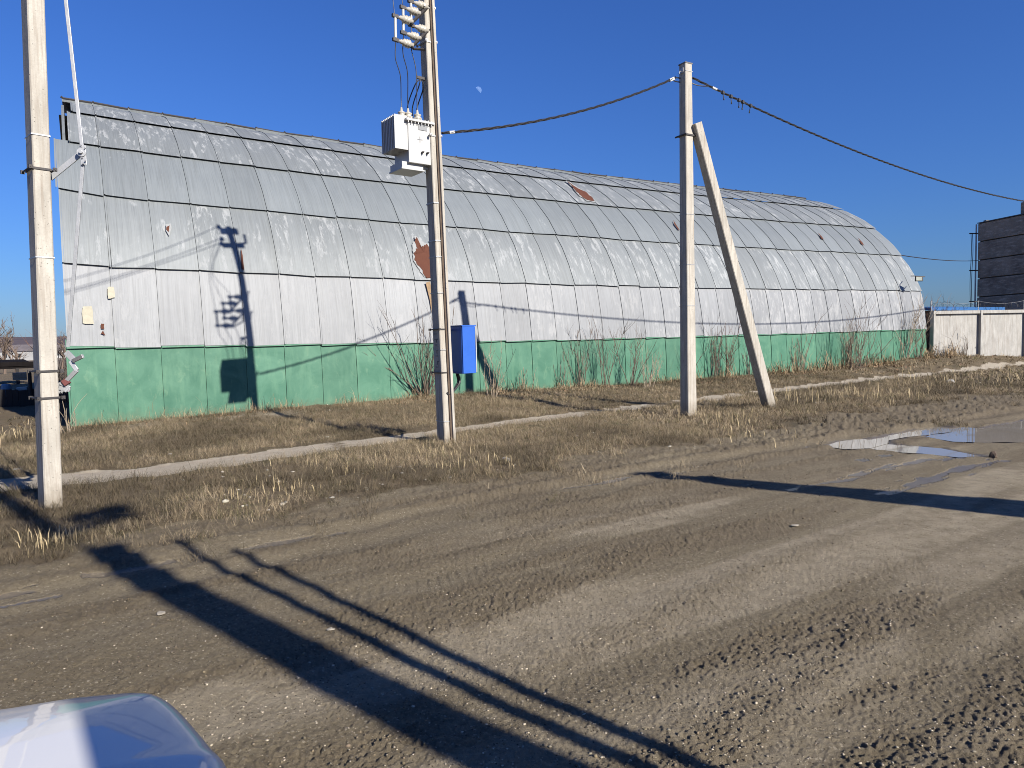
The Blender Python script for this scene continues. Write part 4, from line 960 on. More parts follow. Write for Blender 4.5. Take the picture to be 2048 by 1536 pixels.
for i, w in enumerate(WIRE_ENDS):
    e = LT + frame(60)[0] * (0.8, 0.0, -0.8)[i] + ZV * (0.0, -0.2, -0.25)[i]
    cable('overhead_wire', curve_pts(w, e, 0.30, 20), 0.009, 'bare wire strung between the tops of the left and middle poles, %s' % ('far strand', 'top strand', 'near strand')[i], 'wire', 'wires between the left and middle poles')

# ---------------------------------------------------------------- far right: fence, building, shed, lamp
fz = 0.42; FA = bp(1862, 710, 0.45); FA = at(1862, 710, 31.4); FB = at(2046, 706, 32.6); FB[2] = FA[2] = 0.42
fd = unit(np.array([FB[0] - FA[0], FB[1] - FA[1], 0])); fn = np.array([-fd[1], fd[0], 0]); ftop = at(1900, 622, 31.6)[2]
fence = thing('concrete_fence', FA, 'pale concrete panel fence running right from the hangar end', 'fence')
pw = np.linalg.norm((FB - FA)[:2]) / 2.0
for k in range(4):
    a = FA + fd * pw * k; c = a + fd * pw / 2; h = ftop - 0.42
    m = MB(); m.box(np.array([c[0], c[1], 0.42 + h / 2 - 0.2]), (fd, fn, ZV), (pw / 2 - 0.03, 0.035, h / 2 + 0.18)); m.build('panel', 'concrete_white', fence)
    m = MB(); m.box(np.array([c[0], c[1], ftop - 0.06]) - fn * 0.06, (fd, fn, ZV), (pw / 2 - 0.04, 0.09, 0.07)); m.build('top_rail', 'concrete_white', fence)
    m = MB(); m.box(np.array([a[0], a[1], 0.42 + h / 2 - 0.2]) - fn * 0.075, (fd, fn, ZV), (0.05, 0.105, h / 2 + 0.215)); m.build('post', 'concrete_white', fence)
wire = thing('razor_wire', np.array([FA[0], FA[1], ftop]), 'coiled razor wire along the top of the concrete fence', 'razor wire')
m = MB(); pts = []
Lf = pw * 4
for i in range(520):
    q = i / 519; a = i * 0.42; rr_ = 0.20 * (0.75 + 0.25 * math.sin(q * 23)); c = FA + fd * (Lf * q + 0.05 * math.sin(q * 60))
    pts.append(np.array([c[0], c[1], ftop + 0.2 + 0.03 * math.sin(q * 31)]) + fd * 0.10 * math.cos(a * 0.5) + fn * rr_ * 0.9 * math.cos(a) + ZV * rr_ * math.sin(a))
m.tube(pts, 0.006, 3, False); m.build('coil', 'steel_dark', wire)
for k in range(5):
    a = FA + fd * (pw * k - 0.02); m = MB(); m.tube([np.array([a[0], a[1], ftop - 0.02]), np.array([a[0], a[1], ftop + 0.45])], 0.012, 5); m.build('support_rod', 'steel', wire)
m = MB(); top_ = [np.array([*(FA + fd * pw * k)[:2], ftop + 0.43]) for k in range(5)]; pp = []
for a, b in zip(top_[:-1], top_[1:]): pp += curve_pts(a, b, 0.12, 8)
m.tube(pp, 0.006, 4); m.build('strand', 'steel', wire)

sb = at(1855, 616, 38.0); se = at(2003, 617, 40.5); shed = thing('shed', (sb[0], sb[1], 0), 'low shed with a bright blue roof just behind the concrete fence', 'shed')
sdv = unit(np.array([se[0] - sb[0], se[1] - sb[1], 0])); sn = np.array([-sdv[1], sdv[0], 0]); Ls = np.linalg.norm((se - sb)[:2])
m = MB(); m.prism([sb - sn * 0.2 + ZV * 0.02, sb + sn * 3 + ZV * 0.22, sb + sn * 3 + ZV * 0.12, sb - sn * 0.2 - ZV * 0.14], sdv * Ls); m.build('roof', 'blue_roof', shed)
m = MB(); c = sb + sdv * Ls / 2 + sn * 1.4; hh = sb[2] - 0.14; m.box((c[0], c[1], hh / 2), (sdv, sn, ZV), (Ls / 2 - 0.2, 1.4, hh / 2)); m.build('wall', 'dark_wood', shed)

# panel building seen along its shaded face
ba = at(1957, 447, 50.0); bb = at(2036, 430, 46.9); bdv = unit(np.array([bb[0] - ba[0], bb[1] - ba[1], 0])); bn = np.array([bdv[1], -bdv[0], 0])
if bn[0] > 0: bn = -bn
bl = thing('panel_building', (ba[0], ba[1], 0), 'dark grey concrete panel building at the right edge behind the fence', 'building')
BH = ba[2]; nrow = 7; ph = BH / nrow; plen = 12.0
m = MB(); c = ba + bdv * plen / 2 - bn * 6.1; m.box((c[0], c[1], BH / 2 - 0.05), (bdv, bn, ZV), (plen / 2 - 0.02, 5.95, BH / 2 - 0.05)); m.build('core', 'concrete_dark', bl)
for r_ in range(nrow):
    for s in range(2):
        c = ba + bdv * (plen / 4 + s * plen / 2); m = MB(); j = rnd.uniform(-0.02, 0.02)
        m.box(np.array([c[0], c[1], ph * (r_ + 0.5)]) - bn * (0.08 + j), (bdv, bn, ZV), (plen / 4 - 0.02, 0.11, ph / 2 - 0.035)); m.build('wall_panel', 'facade', bl, bevel=0.02)
c = ba + bdv * 6.6 - bn * 3; tH = at(2040, 405, 46.8)[2]
m = MB(); c0 = at(2036, 430, 46.8); c = np.array([c0[0], c0[1], 0]) + bdv * 3.0 - bn * 3.2; m.box((c[0], c[1], (BH + tH) / 2), (bdv, bn, ZV), (3.0, 3.0, (tH - BH) / 2)); m.build('roof_block', 'facade', bl)
m = MB(); c = ba + bdv * 0.35 - bn * 0.3; m.box((c[0], c[1], BH + 0.08), (bdv, bn, ZV), (0.12, 0.12, 0.09)); c = ba + bdv * plen / 2 - bn * 0.05; m.box((c[0], c[1], BH + 0.02), (bdv, bn, ZV), (plen / 2, 0.16, 0.03)); m.build('parapet', 'concrete_dark', bl)
m = MB(); p = ba + bn * 0.12 - bdv * 0.05; m.tube([(p[0], p[1], 0.5), (p[0], p[1], BH - 0.05)], 0.05, 8); m.build('downpipe', 'steel_bright', bl)
for py in (467, 541, 603):
    p0 = at(1939, py, 50.0); p1 = at(1957, py, 50.0); m = MB(); m.box((p0 + p1) / 2, (unit(p1 - p0), (0, 1, 0), ZV), (np.linalg.norm(p1 - p0) / 2, 0.04, 0.035)); m.build('bracket', 'steel_dark', bl)
for k, (xa, xb) in enumerate(((1942, 1940), (1945, 1943))):
    pts = spline([at(xa, 467, 50), at(xa + 1, 500, 50), at(xb + 1, 541, 50), at(xb, 575, 50), at(xb + 1, 618, 50)], 16)
    m = MB(); m.tube(pts, 0.022, 4); m.build('hanging_cable', 'black_rubber', bl)
t_, s_ = on_hull(1803, 513)
cable('wire', curve_pts(hull(LEN - 0.1, s_, 0.06), at(1958, 521, 50), 0.12, 14), 0.022, 'thin wire from the hangar end across to the dark building', 'wire')

# floodlight on the end of the hangar
fl0 = at(1838, 566, 30.6); fl1 = at(1824, 553, 30.9)
lamp = thing('floodlight', fl0, 'small black floodlight on the far end of the hangar', 'floodlight')
ha, hb = at(1838, 558, 30.4), at(1844, 558, 30.4)
m = MB(); m.box(at(1838, 557.5, 30.4), (RT, FW, UP), (0.16, 0.04, 0.11)); m.build('housing', 'steel_dark', lamp, bevel=0.01)
m = MB(); m.box(at(1838, 557.5, 30.35), (RT, FW, UP), (0.12, 0.004, 0.075)); m.build('lens', 'lamp_glass', lamp)
m = MB(); m.tube([at(1822, 552, 30.9), at(1830, 552, 30.45), at(1850, 553.5, 30.45)], 0.02, 6); m.tube([at(1830, 562, 30.9), at(1838, 561, 30.45)], 0.015, 6); m.build('arm', 'steel_dark', lamp)

# moon: only the lit half of a far ball is built, glowing by itself
mc = CAM + unit(ray(956.5, 180.5)) * 6000; mr_ = 6000 * 6.4 / FPX / 1.02
ax = unit(RT * 0.72 + UP * 0.62 - FW * 0.28); ux = unit(np.cross(ax, FW)); uy = np.cross(ax, ux); m = MB(); vs = [mc + ax * mr_]; nl, ns = 7, 24
for i in range(1, nl + 1):
    th_ = math.pi / 2 * i / nl
    for k in range(ns): a = 2 * math.pi * k / ns; vs.append(mc + (ax * math.cos(th_) + (ux * math.cos(a) + uy * math.sin(a)) * math.sin(th_)) * mr_)
fs = [(0, 1 + k, 1 + (k + 1) % ns) for k in range(ns)]
for i in range(nl - 1):
    for k in range(ns): fs.append((1 + i * ns + k, 1 + (i + 1) * ns + k, 1 + (i + 1) * ns + (k + 1) % ns, 1 + i * ns + (k + 1) % ns))
m.add(vs, fs); tag(m.build('moon', 'moonlight', smooth=True, origin=mc), 'pale half moon in the blue daytime sky', 'moon')

# ---------------------------------------------------------------- far left
def gz(x, y): return float(terrain(np.array([x]), np.array([y]), False)[0][0])
cs = at(-60, 752, 33.0); ce = at(72, 738, 36.0)
can = thing('canopy', (ce[0], ce[1], gz(ce[0], ce[1])), 'dark flat roofed canopy on posts left of the hangar', 'canopy')
cz_ = 1.6 - 26 / 1400 * 34 - 0.1
ca_ = at(-160, 737, 33.0); cb_ = at(70, 727, 36.0); cv = unit(np.array([cb_[0] - ca_[0], cb_[1] - ca_[1], 0])); cn = np.array([-cv[1], cv[0], 0]); Lc = np.linalg.norm((cb_ - ca_)[:2])
m = MB(); c = (ca_ + cb_) / 2; m.box((c[0], c[1], cb_[2] - 0.06), (cv, cn, ZV), (Lc / 2, 0.05, 0.17)); c2 = c + cn * 2.0; m.prism([ca_ - cn * 0.1 + ZV * 0.02, ca_ + cn * 4 + ZV * 0.26, ca_ + cn * 4 + ZV * 0.18, ca_ - cn * 0.1 - ZV * 0.05], cv * Lc); m.build('roof', 'dark_roof', can)
for q in (0.05, 0.45, 0.83):
    p = ca_ + cv * Lc * q; g = gz(p[0], p[1]); m = MB(); m.box((p[0], p[1], (g + cb_[2] - 0.2) / 2), (cv, cn, ZV), (0.07, 0.07, (cb_[2] - 0.2 - g) / 2)); m.build('post', 'dark_wood', can)
fa_ = at(-120, 782, 20.5); fb_ = at(136, 778, 21.5); pl = thing('plank_fence', (fb_[0], fb_[1], gz(fb_[0], fb_[1])), 'low dark board fence in the hangar shadow at far left', 'fence')
fv = unit(np.array([fb_[0] - fa_[0], fb_[1] - fa_[1], 0])); fnn = np.array([-fv[1], fv[0], 0]); Lp = np.linalg.norm((fb_ - fa_)[:2]); nb = int(Lp / 0.16)
for i in range(nb):
    p = fa_ + fv * (Lp * (i + 0.5) / nb); g = gz(p[0], p[1]) - 0.1; tp = fa_[2] + (fb_[2] - fa_[2]) * i / nb + rnd.uniform(-0.03, 0.03)
    m = MB(); m.box(np.array([p[0], p[1], (g + tp) / 2]) + fnn * rnd.uniform(-.008, .008), (fv, fnn, ZV), (Lp / nb / 2 - 0.004, 0.012, (tp - g) / 2)); m.build('board', 'dark_wood', pl)
m = MB(); c = (fa_ + fb_) / 2; m.box(np.array([c[0], c[1], c[2] - 0.25]) + fnn * 0.045, (fv, fnn, ZV), (Lp / 2, 0.025, 0.04)); m.build('rail', 'dark_wood', pl)
def upright(name, mat, px, py0, py1, Y, r, label, cat, prof_=None, group=None):
    p = at(px, py1, Y); tp = at(px, py0, Y); m = MB(); h = tp[2] - p[2]
    m.lathe((p[0], p[1], p[2]), ZV, prof_(h, r) if prof_ else [(r, 0), (r, h)], 12); return tag(m.build(name, mat, origin=p, smooth=False), label, cat, group)
upright('metal_post', 'dark_wood', 62, 742, 792, 21.0, 0.05, 'dark slanting post standing by the board fence', 'post')
upright('barrel', 'barrel_blue', 14, 768, 800, 22.5, 0.14, 'pale blue plastic barrel behind the board fence', 'barrel', lambda h, r: [(r * .9, 0), (r, h * .06), (r, h * .3), (r * 1.06, h * .33), (r, h * .36), (r, h * .7), (r * 1.06, h * .73), (r, h * .76), (r, h * .92), (r * .8, h)])
def crate(px, py0, py1, Y, w, mat, label):
    p0, p1 = at(px, py1, Y), at(px, py0, Y); root = thing('crate', p0, label, 'crate', 'crates behind the board fence'); h = p1[2] - p0[2]; ex, ey = frame(rnd.uniform(0, 40))
    m = MB(); m.box(p0 + ZV * h / 2, (ex, ey, ZV), (w / 2 - 0.02, w / 2 - 0.02, h / 2)); m.build('body', mat, root)
    for k in range(3):
        for s in (1, -1):
            m = MB(); m.box(p0 + ZV * h * (k + 0.5) / 3 - ey * (w / 2) * s, (ex, ey, ZV), (w / 2, 0.012, h / 7)); m.build('slat', mat, root)
crate(25, 779, 798, 22.4, 0.22, 'bark_pale', 'small pale wooden crate right of the blue barrel')
crate(47, 774, 800, 22.8, 0.30, 'steel', 'grey metal crate between blue barrel and slanting post')
crate(40, 745, 760, 30.0, 0.5, 'bark_pale', 'brown box standing under the far left canopy')
for i, (px, Y, w, d, h, lab) in enumerate(((40, 230, 9, 7, 3.0, 'white distant house left of the nearest pole'), (57, 265, 7, 7, 3.4, 'tall white distant house just left of the nearest pole'), (22, 300, 12, 8, 2.6, 'long pale distant house near the left edge'), (5, 250, 8, 7, 2.6, 'distant white house cut by the left edge'), (127, 290, 10, 8, 2.8, 'distant pale house between the nearest pole and hangar'))):
    c = at(px, 712, Y); g = gz(c[0], c[1]); root = thing('house', (c[0], c[1], g), lab, 'house', 'distant village houses'); ex, ey = frame(10 * i)
    m = MB(); m.box((c[0], c[1], g + h / 2), (ex, ey, ZV), (w / 2, d / 2, h / 2)); m.build('wall', 'house_white', root)
    m = MB(); b = np.array([c[0], c[1], g + h]); m.prism([b - ex * (w / 2 + .3) - ey * (d / 2 + .3), b - ex * (w / 2 + .3) + ey * (d / 2 + .3), b - ex * (w / 2 + .3) + ZV * d * 0.3], ex * (w + .6)); m.build('roof', 'house_roof', root)
    for k in (-0.25, 0.25):
        m = MB(); m.box(np.array([c[0], c[1], g + h * .55]) + ex * w * k - ey * (d / 2 + 0.01), (ex, ey, ZV), (0.5, 0.04, 0.6)); m.build('window', 'glass_dark', root)

# ---------------------------------------------------------------- bare shrubs and trees
def branch(m, p, d, L, r, rg, bend, n=6, sides=4, tip=0.35):
    pts = [np.array(p, float)]; d = unit(d)
    for i in range(n):
        d = unit(d + np.array([rg.gauss(0, bend), rg.gauss(0, bend), rg.gauss(0, bend * 0.6) + 0.05])); pts.append(pts[-1] + d * L / n)
    m.tube(pts, [r * (1 - (1 - tip) * i / n) for i in range(n + 1)], sides, False); return pts, d
def shrub(px, py, h, n, spread, lean, label, mat='bark_brown', seed=0, twig=5, r0=0.011, name='bare_shrub', Y=None, arch=0.0):
    rg = random.Random(1000 + seed)
    if Y is None:
        for zg in (0.0, 0.1, 0.2, 0.3, 0.42): 
            b = bp(px, py, zg)
            if abs(gz(b[0], b[1]) - zg) < 0.07: break
        t_, w_ = tw(b[0], b[1])
        if t_ < LEN + 0.5 and w_ > -0.12: b = P0 + A * t_ + N * -0.16
    else: b = at(px, py, Y)
    b = np.array([b[0], b[1], zt(b[0], b[1]) - 0.03]); st, tg = MB(), MB(); ln = (A[0] * lean, A[1] * lean, 0)
    for i in range(n):
        a = rg.uniform(0, 2 * math.pi); s = spread * rg.uniform(0.15, 1.0)
        p = b + np.array([math.cos(a), math.sin(a), 0]) * rg.uniform(0, 0.16) * (0.5 + spread)
        d = np.array([math.cos(a) * s + ln[0] * rg.uniform(.2, 1), math.sin(a) * s * 0.5 + ln[1] * rg.uniform(.2, 1) - 0.02, 1.0])
        L = h * rg.uniform(0.45, 1.05); r = r0 * rg.uniform(0.6, 1.15) * (0.6 + 0.4 * L / h)
        pts, dd = branch(st, p, d, L, r, rg, 0.09 + arch * 0.08, 7, 5)
        for k in range(rg.randint(max(1, twig - 3), twig)):
            j = rg.randint(2, 6); q = pts[j]; td = unit(pts[j] - pts[j - 1]); o = np.array([rg.gauss(0, 1), rg.gauss(0, .7), rg.uniform(0, .8)])
            p2, _ = branch(tg, q, td + unit(o) * 0.75, L * rg.uniform(0.18, 0.42), r * 0.5, rg, 0.14, 4, 3)
            if rg.random() < 0.5: branch(tg, p2[2], unit(p2[3] - p2[2]) + np.array([rg.gauss(0, .5), rg.gauss(0, .4), .3]), L * 0.14, r * 0.32, rg, 0.14, 3, 3)
    root = thing(name, b, label, 'shrub' if name == 'bare_shrub' else 'plant', 'bare shrubs along the hangar wall')
    st.build('stem', mat, root); tg.build('twig', mat, root); return root
SH = [(846, 790, 2.3, 32, 0.9, -0.35, 'large bare shrub fanning out just left of the middle pole', 'bark_brown', 6),
      (985, 797, 1.35, 8, 0.55, 0.1, 'bare shrub with pale stems just right of the blue cabinet', 'bark_pale', 6),
      (945, 783, 0.9, 5, 0.5, 0.0, 'small bare shrub against the wall below the blue cabinet', 'bark_brown', 4),
      (1030, 782, 0.9, 5, 0.6, 0.25, 'low spreading twigs right of the pale stemmed shrub', 'bark_pale', 3),
      (1103, 777, 1.3, 5, 0.35, 0.0, 'sparse thin shrub midway between the blue cabinet and braced pole', 'bark_brown', 3),
      (1158, 776, 1.75, 11, 0.35, 0.0, 'bushy bare shrub with dense fine twigs, left of the wide fan shaped one', 'bark_brown', 7),
      (1212, 775, 2.0, 10, 0.35, 0.1, 'tallest bare shrub left of the braced pole', 'bark_brown', 6),
      (1262, 772, 1.6, 12, 0.5, 0.1, 'dense bare shrub next left of the pale fan by the braced pole', 'bark_brown', 6),
      (1297, 775, 1.35, 14, 0.7, 0.45, 'pale fan of stems leaning right toward the braced pole', 'bark_pale', 4),
      (1352, 760, 1.5, 6, 0.3, -0.15, 'thin upright shrub close against the left side of the braced pole', 'bark_brown', 4),
      (1412, 757, 1.9, 10, 0.35, 0.0, 'bare shrub just right of the upright pole, behind its brace', 'bark_brown', 6),
      (1452, 757, 2.0, 9, 0.35, 0.1, 'reddish shrub with leaf remains behind the brace', 'bark_red', 6),
      (1478, 752, 1.6, 7, 0.4, 0.1, 'low twiggy shrub under the slanting brace', 'bark_brown', 5),
      (1573, 745, 2.6, 3, 0.08, 0.0, 'single tall thin stems standing alone right of the brace', 'bark_brown', 2),
      (1560, 745, 1.3, 8, 0.4, 0.0, 'pale dry weeds at the foot of the lone tall stems', 'bark_pale', 7),
      (1622, 738, 1.5, 6, 0.5, -0.1, 'small dark bush with drooping twigs on the green wall', 'bark_brown', 7),
      (1660, 738, 1.9, 10, 0.3, 0.0, 'upright pale thicket on the green wall between dark bushes', 'bark_pale', 6),
      (1706, 737, 3.0, 9, 0.35, 0.1, 'big bare bush near the far end of the green wall', 'bark_brown', 6),
      (1722, 735, 2.2, 8, 0.4, 1.0, 'long stems arching right near the far end of the wall', 'bark_brown', 5),
      (1790, 722, 2.9, 10, 0.4, 0.2, 'whitish seed headed bush at the far end of the wall', 'bark_pale', 9),
      (1838, 716, 2.0, 9, 0.4, 0.1, 'dark bush at the corner of hangar and fence', 'bark_brown', 7),
      (1868, 712, 3.0, 8, 0.3, 0.25, 'tall reddish shrub in front of the first fence panel', 'bark_red', 7),
      (1890, 712, 2.6, 8, 0.5, 0.8, 'reddish shrub arching right over the first fence panel', 'bark_red', 6),
      (2036, 703, 1.4, 16, 0.5, 0.0, 'tuft of orange dry stems by the right end of the fence', 'bark_pale', 4)]
for i, s_ in enumerate(SH):
    px, py, h, n, sp, ln, lab, mt, tw_ = s_
    shrub(px, py, h * 1.05, n, sp, ln, lab, mt, i, tw_, (0.0155 if i == 0 else 0.0125) if px < 1400 else 0.0165)
shrub(135, 855, 0.9, 14, 0.6, -0.4, 'pale broken stalks at the left corner of the hangar', 'bark_pale', 77, 2, 0.012, 'dry_stalks', 13.6)
shrub(120, 800, 2.2, 26, 0.45, 0.0, 'dense reddish twig bush seen between the nearest pole and the hangar', 'bark_red', 78, 8, 0.010, 'bare_shrub', 17.5)
def tree(px, Y, h, label, seed):
    rg = random.Random(seed); b = at(px, 730, Y); b = np.array([b[0], b[1], gz(b[0], b[1]) - 0.1]); root = thing('bare_tree', b, label, 'tree', 'bare trees at far left'); tk, cr = MB(), MB()
    pts, d = branch(tk, b, (0, 0, 1), h * 0.5, 0.12, rg, 0.06, 6, 6, 0.6)
    def rec(p, d, L, r, k):
        q, dd = branch(cr, p, d, L, r, rg, 0.16, 4, 4 if k > 1 else 3)
        if k > 0:
            for i in range(4):
                j = rg.randint(1, 4); rec(q[j], unit(q[j] - q[j - 1]) + unit(np.array([rg.gauss(0, 1), rg.gauss(0, 1), rg.gauss(0.3, .5)])) * 0.8, L * rg.uniform(.45, .7), r * 0.5, k - 1)
    for i in range(7):
        j = rg.randint(2, 6); a = rg.uniform(0, 6.28); rec(pts[j], np.array([math.cos(a) * .7, math.sin(a) * .7, 1]), h * rg.uniform(.28, .48), 0.07, 2)
    tk.build('trunk', 'bark_brown', root); cr.build('crown', 'bark_brown', root)
tree(8, 62, 4.6, 'bare tree nearest the left edge behind the canopy', 1); tree(30, 66, 4.4, 'bare tree behind the canopy, next to the pole side', 2); tree(124, 70, 4.2, 'bare tree seen between the nearest pole and hangar', 3); tree(-30, 60, 5.0, 'bare tree partly outside the left edge', 4)
m = MB(); rg = random.Random(5)
for i in range(420):
    a = math.radians(rg.uniform(-60, -30)); R_ = rg.uniform(330, 880); x, y = math.sin(a) * R_, math.cos(a) * R_; g = gz(x, y); h = rg.uniform(2, 4.5)
    if rg.random() < 0.75: R_ = rg.choice((350, 520, 700)) + rg.uniform(-12, 12); x, y = math.sin(a) * R_, math.cos(a) * R_; g = gz(x, y)
    vs = [np.array([x, y, g + h * .5]) + np.array([rg.gauss(0, 1), rg.gauss(0, 1), rg.gauss(0, .6)]) * h * 0.32 for _ in range(9)]
    m.add(vs, [(0, 1, 2), (2, 3, 4), (4, 5, 6), (6, 7, 8), (1, 5, 8), (0, 3, 7), (2, 6, 0)])
far_ = m.build('tree_belt', 'bark_red', kind='stuff'); tag(far_, 'distant hedges and tree belts across the pale fields', 'trees')

# ---------------------------------------------------------------- dry grass, leaves, stones
def mesh_np(name, co, faces, mat, tint, label, cat):
    me = bpy.data.meshes.new(name); nf, k = faces.shape
    me.vertices.add(len(co)); me.vertices.foreach_set('co', co.ravel().astype(np.float32))
    me.loops.add(nf * k); me.loops.foreach_set('vertex_index', faces.ravel().astype(np.int32))
    me.polygons.add(nf); me.polygons.foreach_set('loop_start', np.arange(0, nf * k, k, dtype=np.int32)); me.update(calc_edges=True)
    if tint is not None:
        a_ = me.color_attributes.new('tint', 'FLOAT_COLOR', 'POINT'); a_.data.foreach_set('color', np.concatenate([tint, np.ones((len(tint), 1))], 1).ravel().astype(np.float32))
    me.materials.append(M[mat]); o = bpy.data.objects.new(name, me); COL.objects.link(o); o['kind'] = 'stuff'; return tag(o, label, cat)
rs_ = np.random.RandomState(4)
def scatter(n, tlo, thi, wlo, whi):
    t = rs_.uniform(tlo, thi, n); w = rs_.uniform(wlo, whi, n); return P0[0] + A[0] * t + N[0] * w, P0[1] + A[1] * t + N[1] * w, t, w
def blades(x, y, z, h, lean, wid, tint, segs=2):
    n = len(x); a = rs_.uniform(0, 2 * math.pi, n); dx, dy = np.cos(a), np.sin(a); b = a + math.pi / 2 + rs_.normal(0, .5, n); wx, wy = np.cos(b) * wid, np.sin(b) * wid
    p0 = np.stack([x - wx, y - wy, z - 0.01], 1); p1 = np.stack([x + wx, y + wy, z - 0.01], 1)
    k = 0.55; mx, my, mz = x + dx * lean * h * 0.3, y + dy * lean * h * 0.3, z + h * k
    p2 = np.stack([mx - wx * .8, my - wy * .8, mz], 1); p3 = np.stack([mx + wx * .8, my + wy * .8, mz], 1)
    p4 = np.stack([x + dx * lean * h, y + dy * lean * h, z + h * np.clip(1 - lean * 0.42, 0.12, 1)], 1)
    co = np.stack([p0, p1, p2, p3, p4], 1).reshape(-1, 3); o = np.arange(n)[:, None] * 5
    f = np.concatenate([o + np.array([[0, 1, 3]]), o + np.array([[0, 3, 2]]), o + np.array([[2, 3, 4]])], 0)
    return co, f, np.repeat(tint, 5, 0)
def grass():
    parts = []
    for n, lo, hi, wl_, wh_, hs, ws in ((330000, -6, 9.5, -11.2, -0.25, 0.085, 0.0013), (110000, 9.5, 24, -10.8, -0.2, 0.095, 0.0026), (26000, 24, 44, -10.5, -0.1, 0.10, 0.007), (9000, -16, -0.6, -7.5, 6, 0.10, 0.006)):
        nt = n // 9; x, y, t, w = scatter(nt, lo, hi, wl_, wh_)
        z, g, p, wet, pale, loose, field, road = terrain(x, y)
        dens = fbm(x * 0.8, y * 0.8, 3, 120); d2 = fbm(x * 2.7, y * 2.7, 3, 121)
        keep = (g * (1 - p * 1.5) - 0.25 + (dens - 0.5) * 1.1 + (d2 - 0.5) * 1.5) > rs_.uniform(0, 0.55, nt)
        keep |= (rs_.uniform(0, 1, nt) < 0.02) & (g > .1)
        keep &= ~((w > -0.2) & (t > -0.5) & (t < LEN + 0.2)) & (p < 0.5)
        x, y, z, t, w, d2 = [q[keep] for q in (x, y, z, t, w, d2)]; k = len(x)
        x = np.repeat(x, 9) + rs_.normal(0, 0.035, k * 9); y = np.repeat(y, 9) + rs_.normal(0, 0.035, k * 9); z = np.repeat(z, 9); d2 = np.repeat(d2, 9); tt = np.repeat(rs_.uniform(0, 1, k), 9)
        h = hs * rs_.gamma(4, 0.25, k * 9) * (0.6 + 0.9 * d2); lean = rs_.uniform(0.9, 2.2, k * 9)
        c1, c2, c3, c4 = np.array([0.32, 0.25, 0.155]), np.array([0.17, 0.123, 0.072]), np.array([0.15, 0.135, 0.065]), np.array([0.46, 0.38, 0.255])
        s = np.clip(0.6 * tt + 0.4 * rs_.uniform(0, 1, k * 9), 0, 1)[:, None]
        tint = np.where(s < .35, c2 + (c1 - c2) * s / .35, np.where(s < .75, c1 + 0 * s, c4 + 0 * s)); gm = (rs_.uniform(0, 1, (k, 1)) < 0.14).repeat(9, 0); tint = np.where(gm, c3, tint) * rs_.uniform(0.75, 1.15, (k * 9, 1)) * np.repeat(0.5 + 0.75 * sstep(0.3, 0.7, fbm(x[::9] * 0.7, y[::9] * 0.7, 3, 160)), 9)[:, None]
        parts.append(blades(x, y, z, h, lean, ws * rs_.uniform(.6, 1.3, k * 9), tint))
    # taller straw in clumps: verge edge at left, wall foot
    for px, py, n, hh, sp in ((105, 1090, 60, 0.16, 0.13), (185, 1080, 14, 0.10, 0.12), (950, 935, 60, 0.14, 0.35), (700, 930, 40, 0.13, 0.4), (1640, 800, 120, 0.28, 0.7), (1760, 790, 120, 0.30, 0.9), (1900, 770, 120, 0.32, 1.2), (2000, 755, 120, 0.34, 1.4), (870, 905, 50, 0.14, 0.3), (560, 980, 70, 0.13, 0.35), (20, 880, 120, 0.25, 0.5), (1440, 840, 80, 0.2, 0.5), (1500, 870, 60, 0.16, 0.5)):
        b = bp(px, py, -0.06); x = b[0] + rs_.normal(0, sp, n); y = b[1] + rs_.normal(0, sp, n); z = terrain(x, y)[0]
        parts.append(blades(x, y, z, hh * rs_.uniform(.5, 1.3, n), rs_.uniform(0.05, 0.8, n), 0.003 * (1 + b[1] / 12) * rs_.uniform(.6, 1.2, n), np.array([[0.46, 0.37, 0.22]]) * rs_.uniform(.7, 1.15, (n, 1))))
    x, y, t, w = scatter(5200, -0.4, LEN + 8, -0.75, -0.18); keep = (fbm(t * 1.2, w * 0, 2, 130) > 0.42) ; x, y, t, w = x[keep], y[keep], t[keep], w[keep]; n = len(x); z = terrain(x, y)[0]
    parts.append(blades(x, y, z, rs_.gamma(3, 0.055, n) * (1 + t / 20), rs_.uniform(0.1, 1.4, n), 0.003 * (1 + t / 12), np.array([[0.34, 0.25, 0.15]]) * rs_.uniform(.6, 1.3, (n, 1))))
    co, f, ti, o = [], [], [], 0
    for a, b, c in parts: co.append(a); f.append(b + o); ti.append(c); o += len(a)
    mesh_np('dry_grass', np.concatenate(co), np.concatenate(f), 'dry_grass', np.concatenate(ti), 'short dry straw coloured grass on the verge', 'grass')
grass()
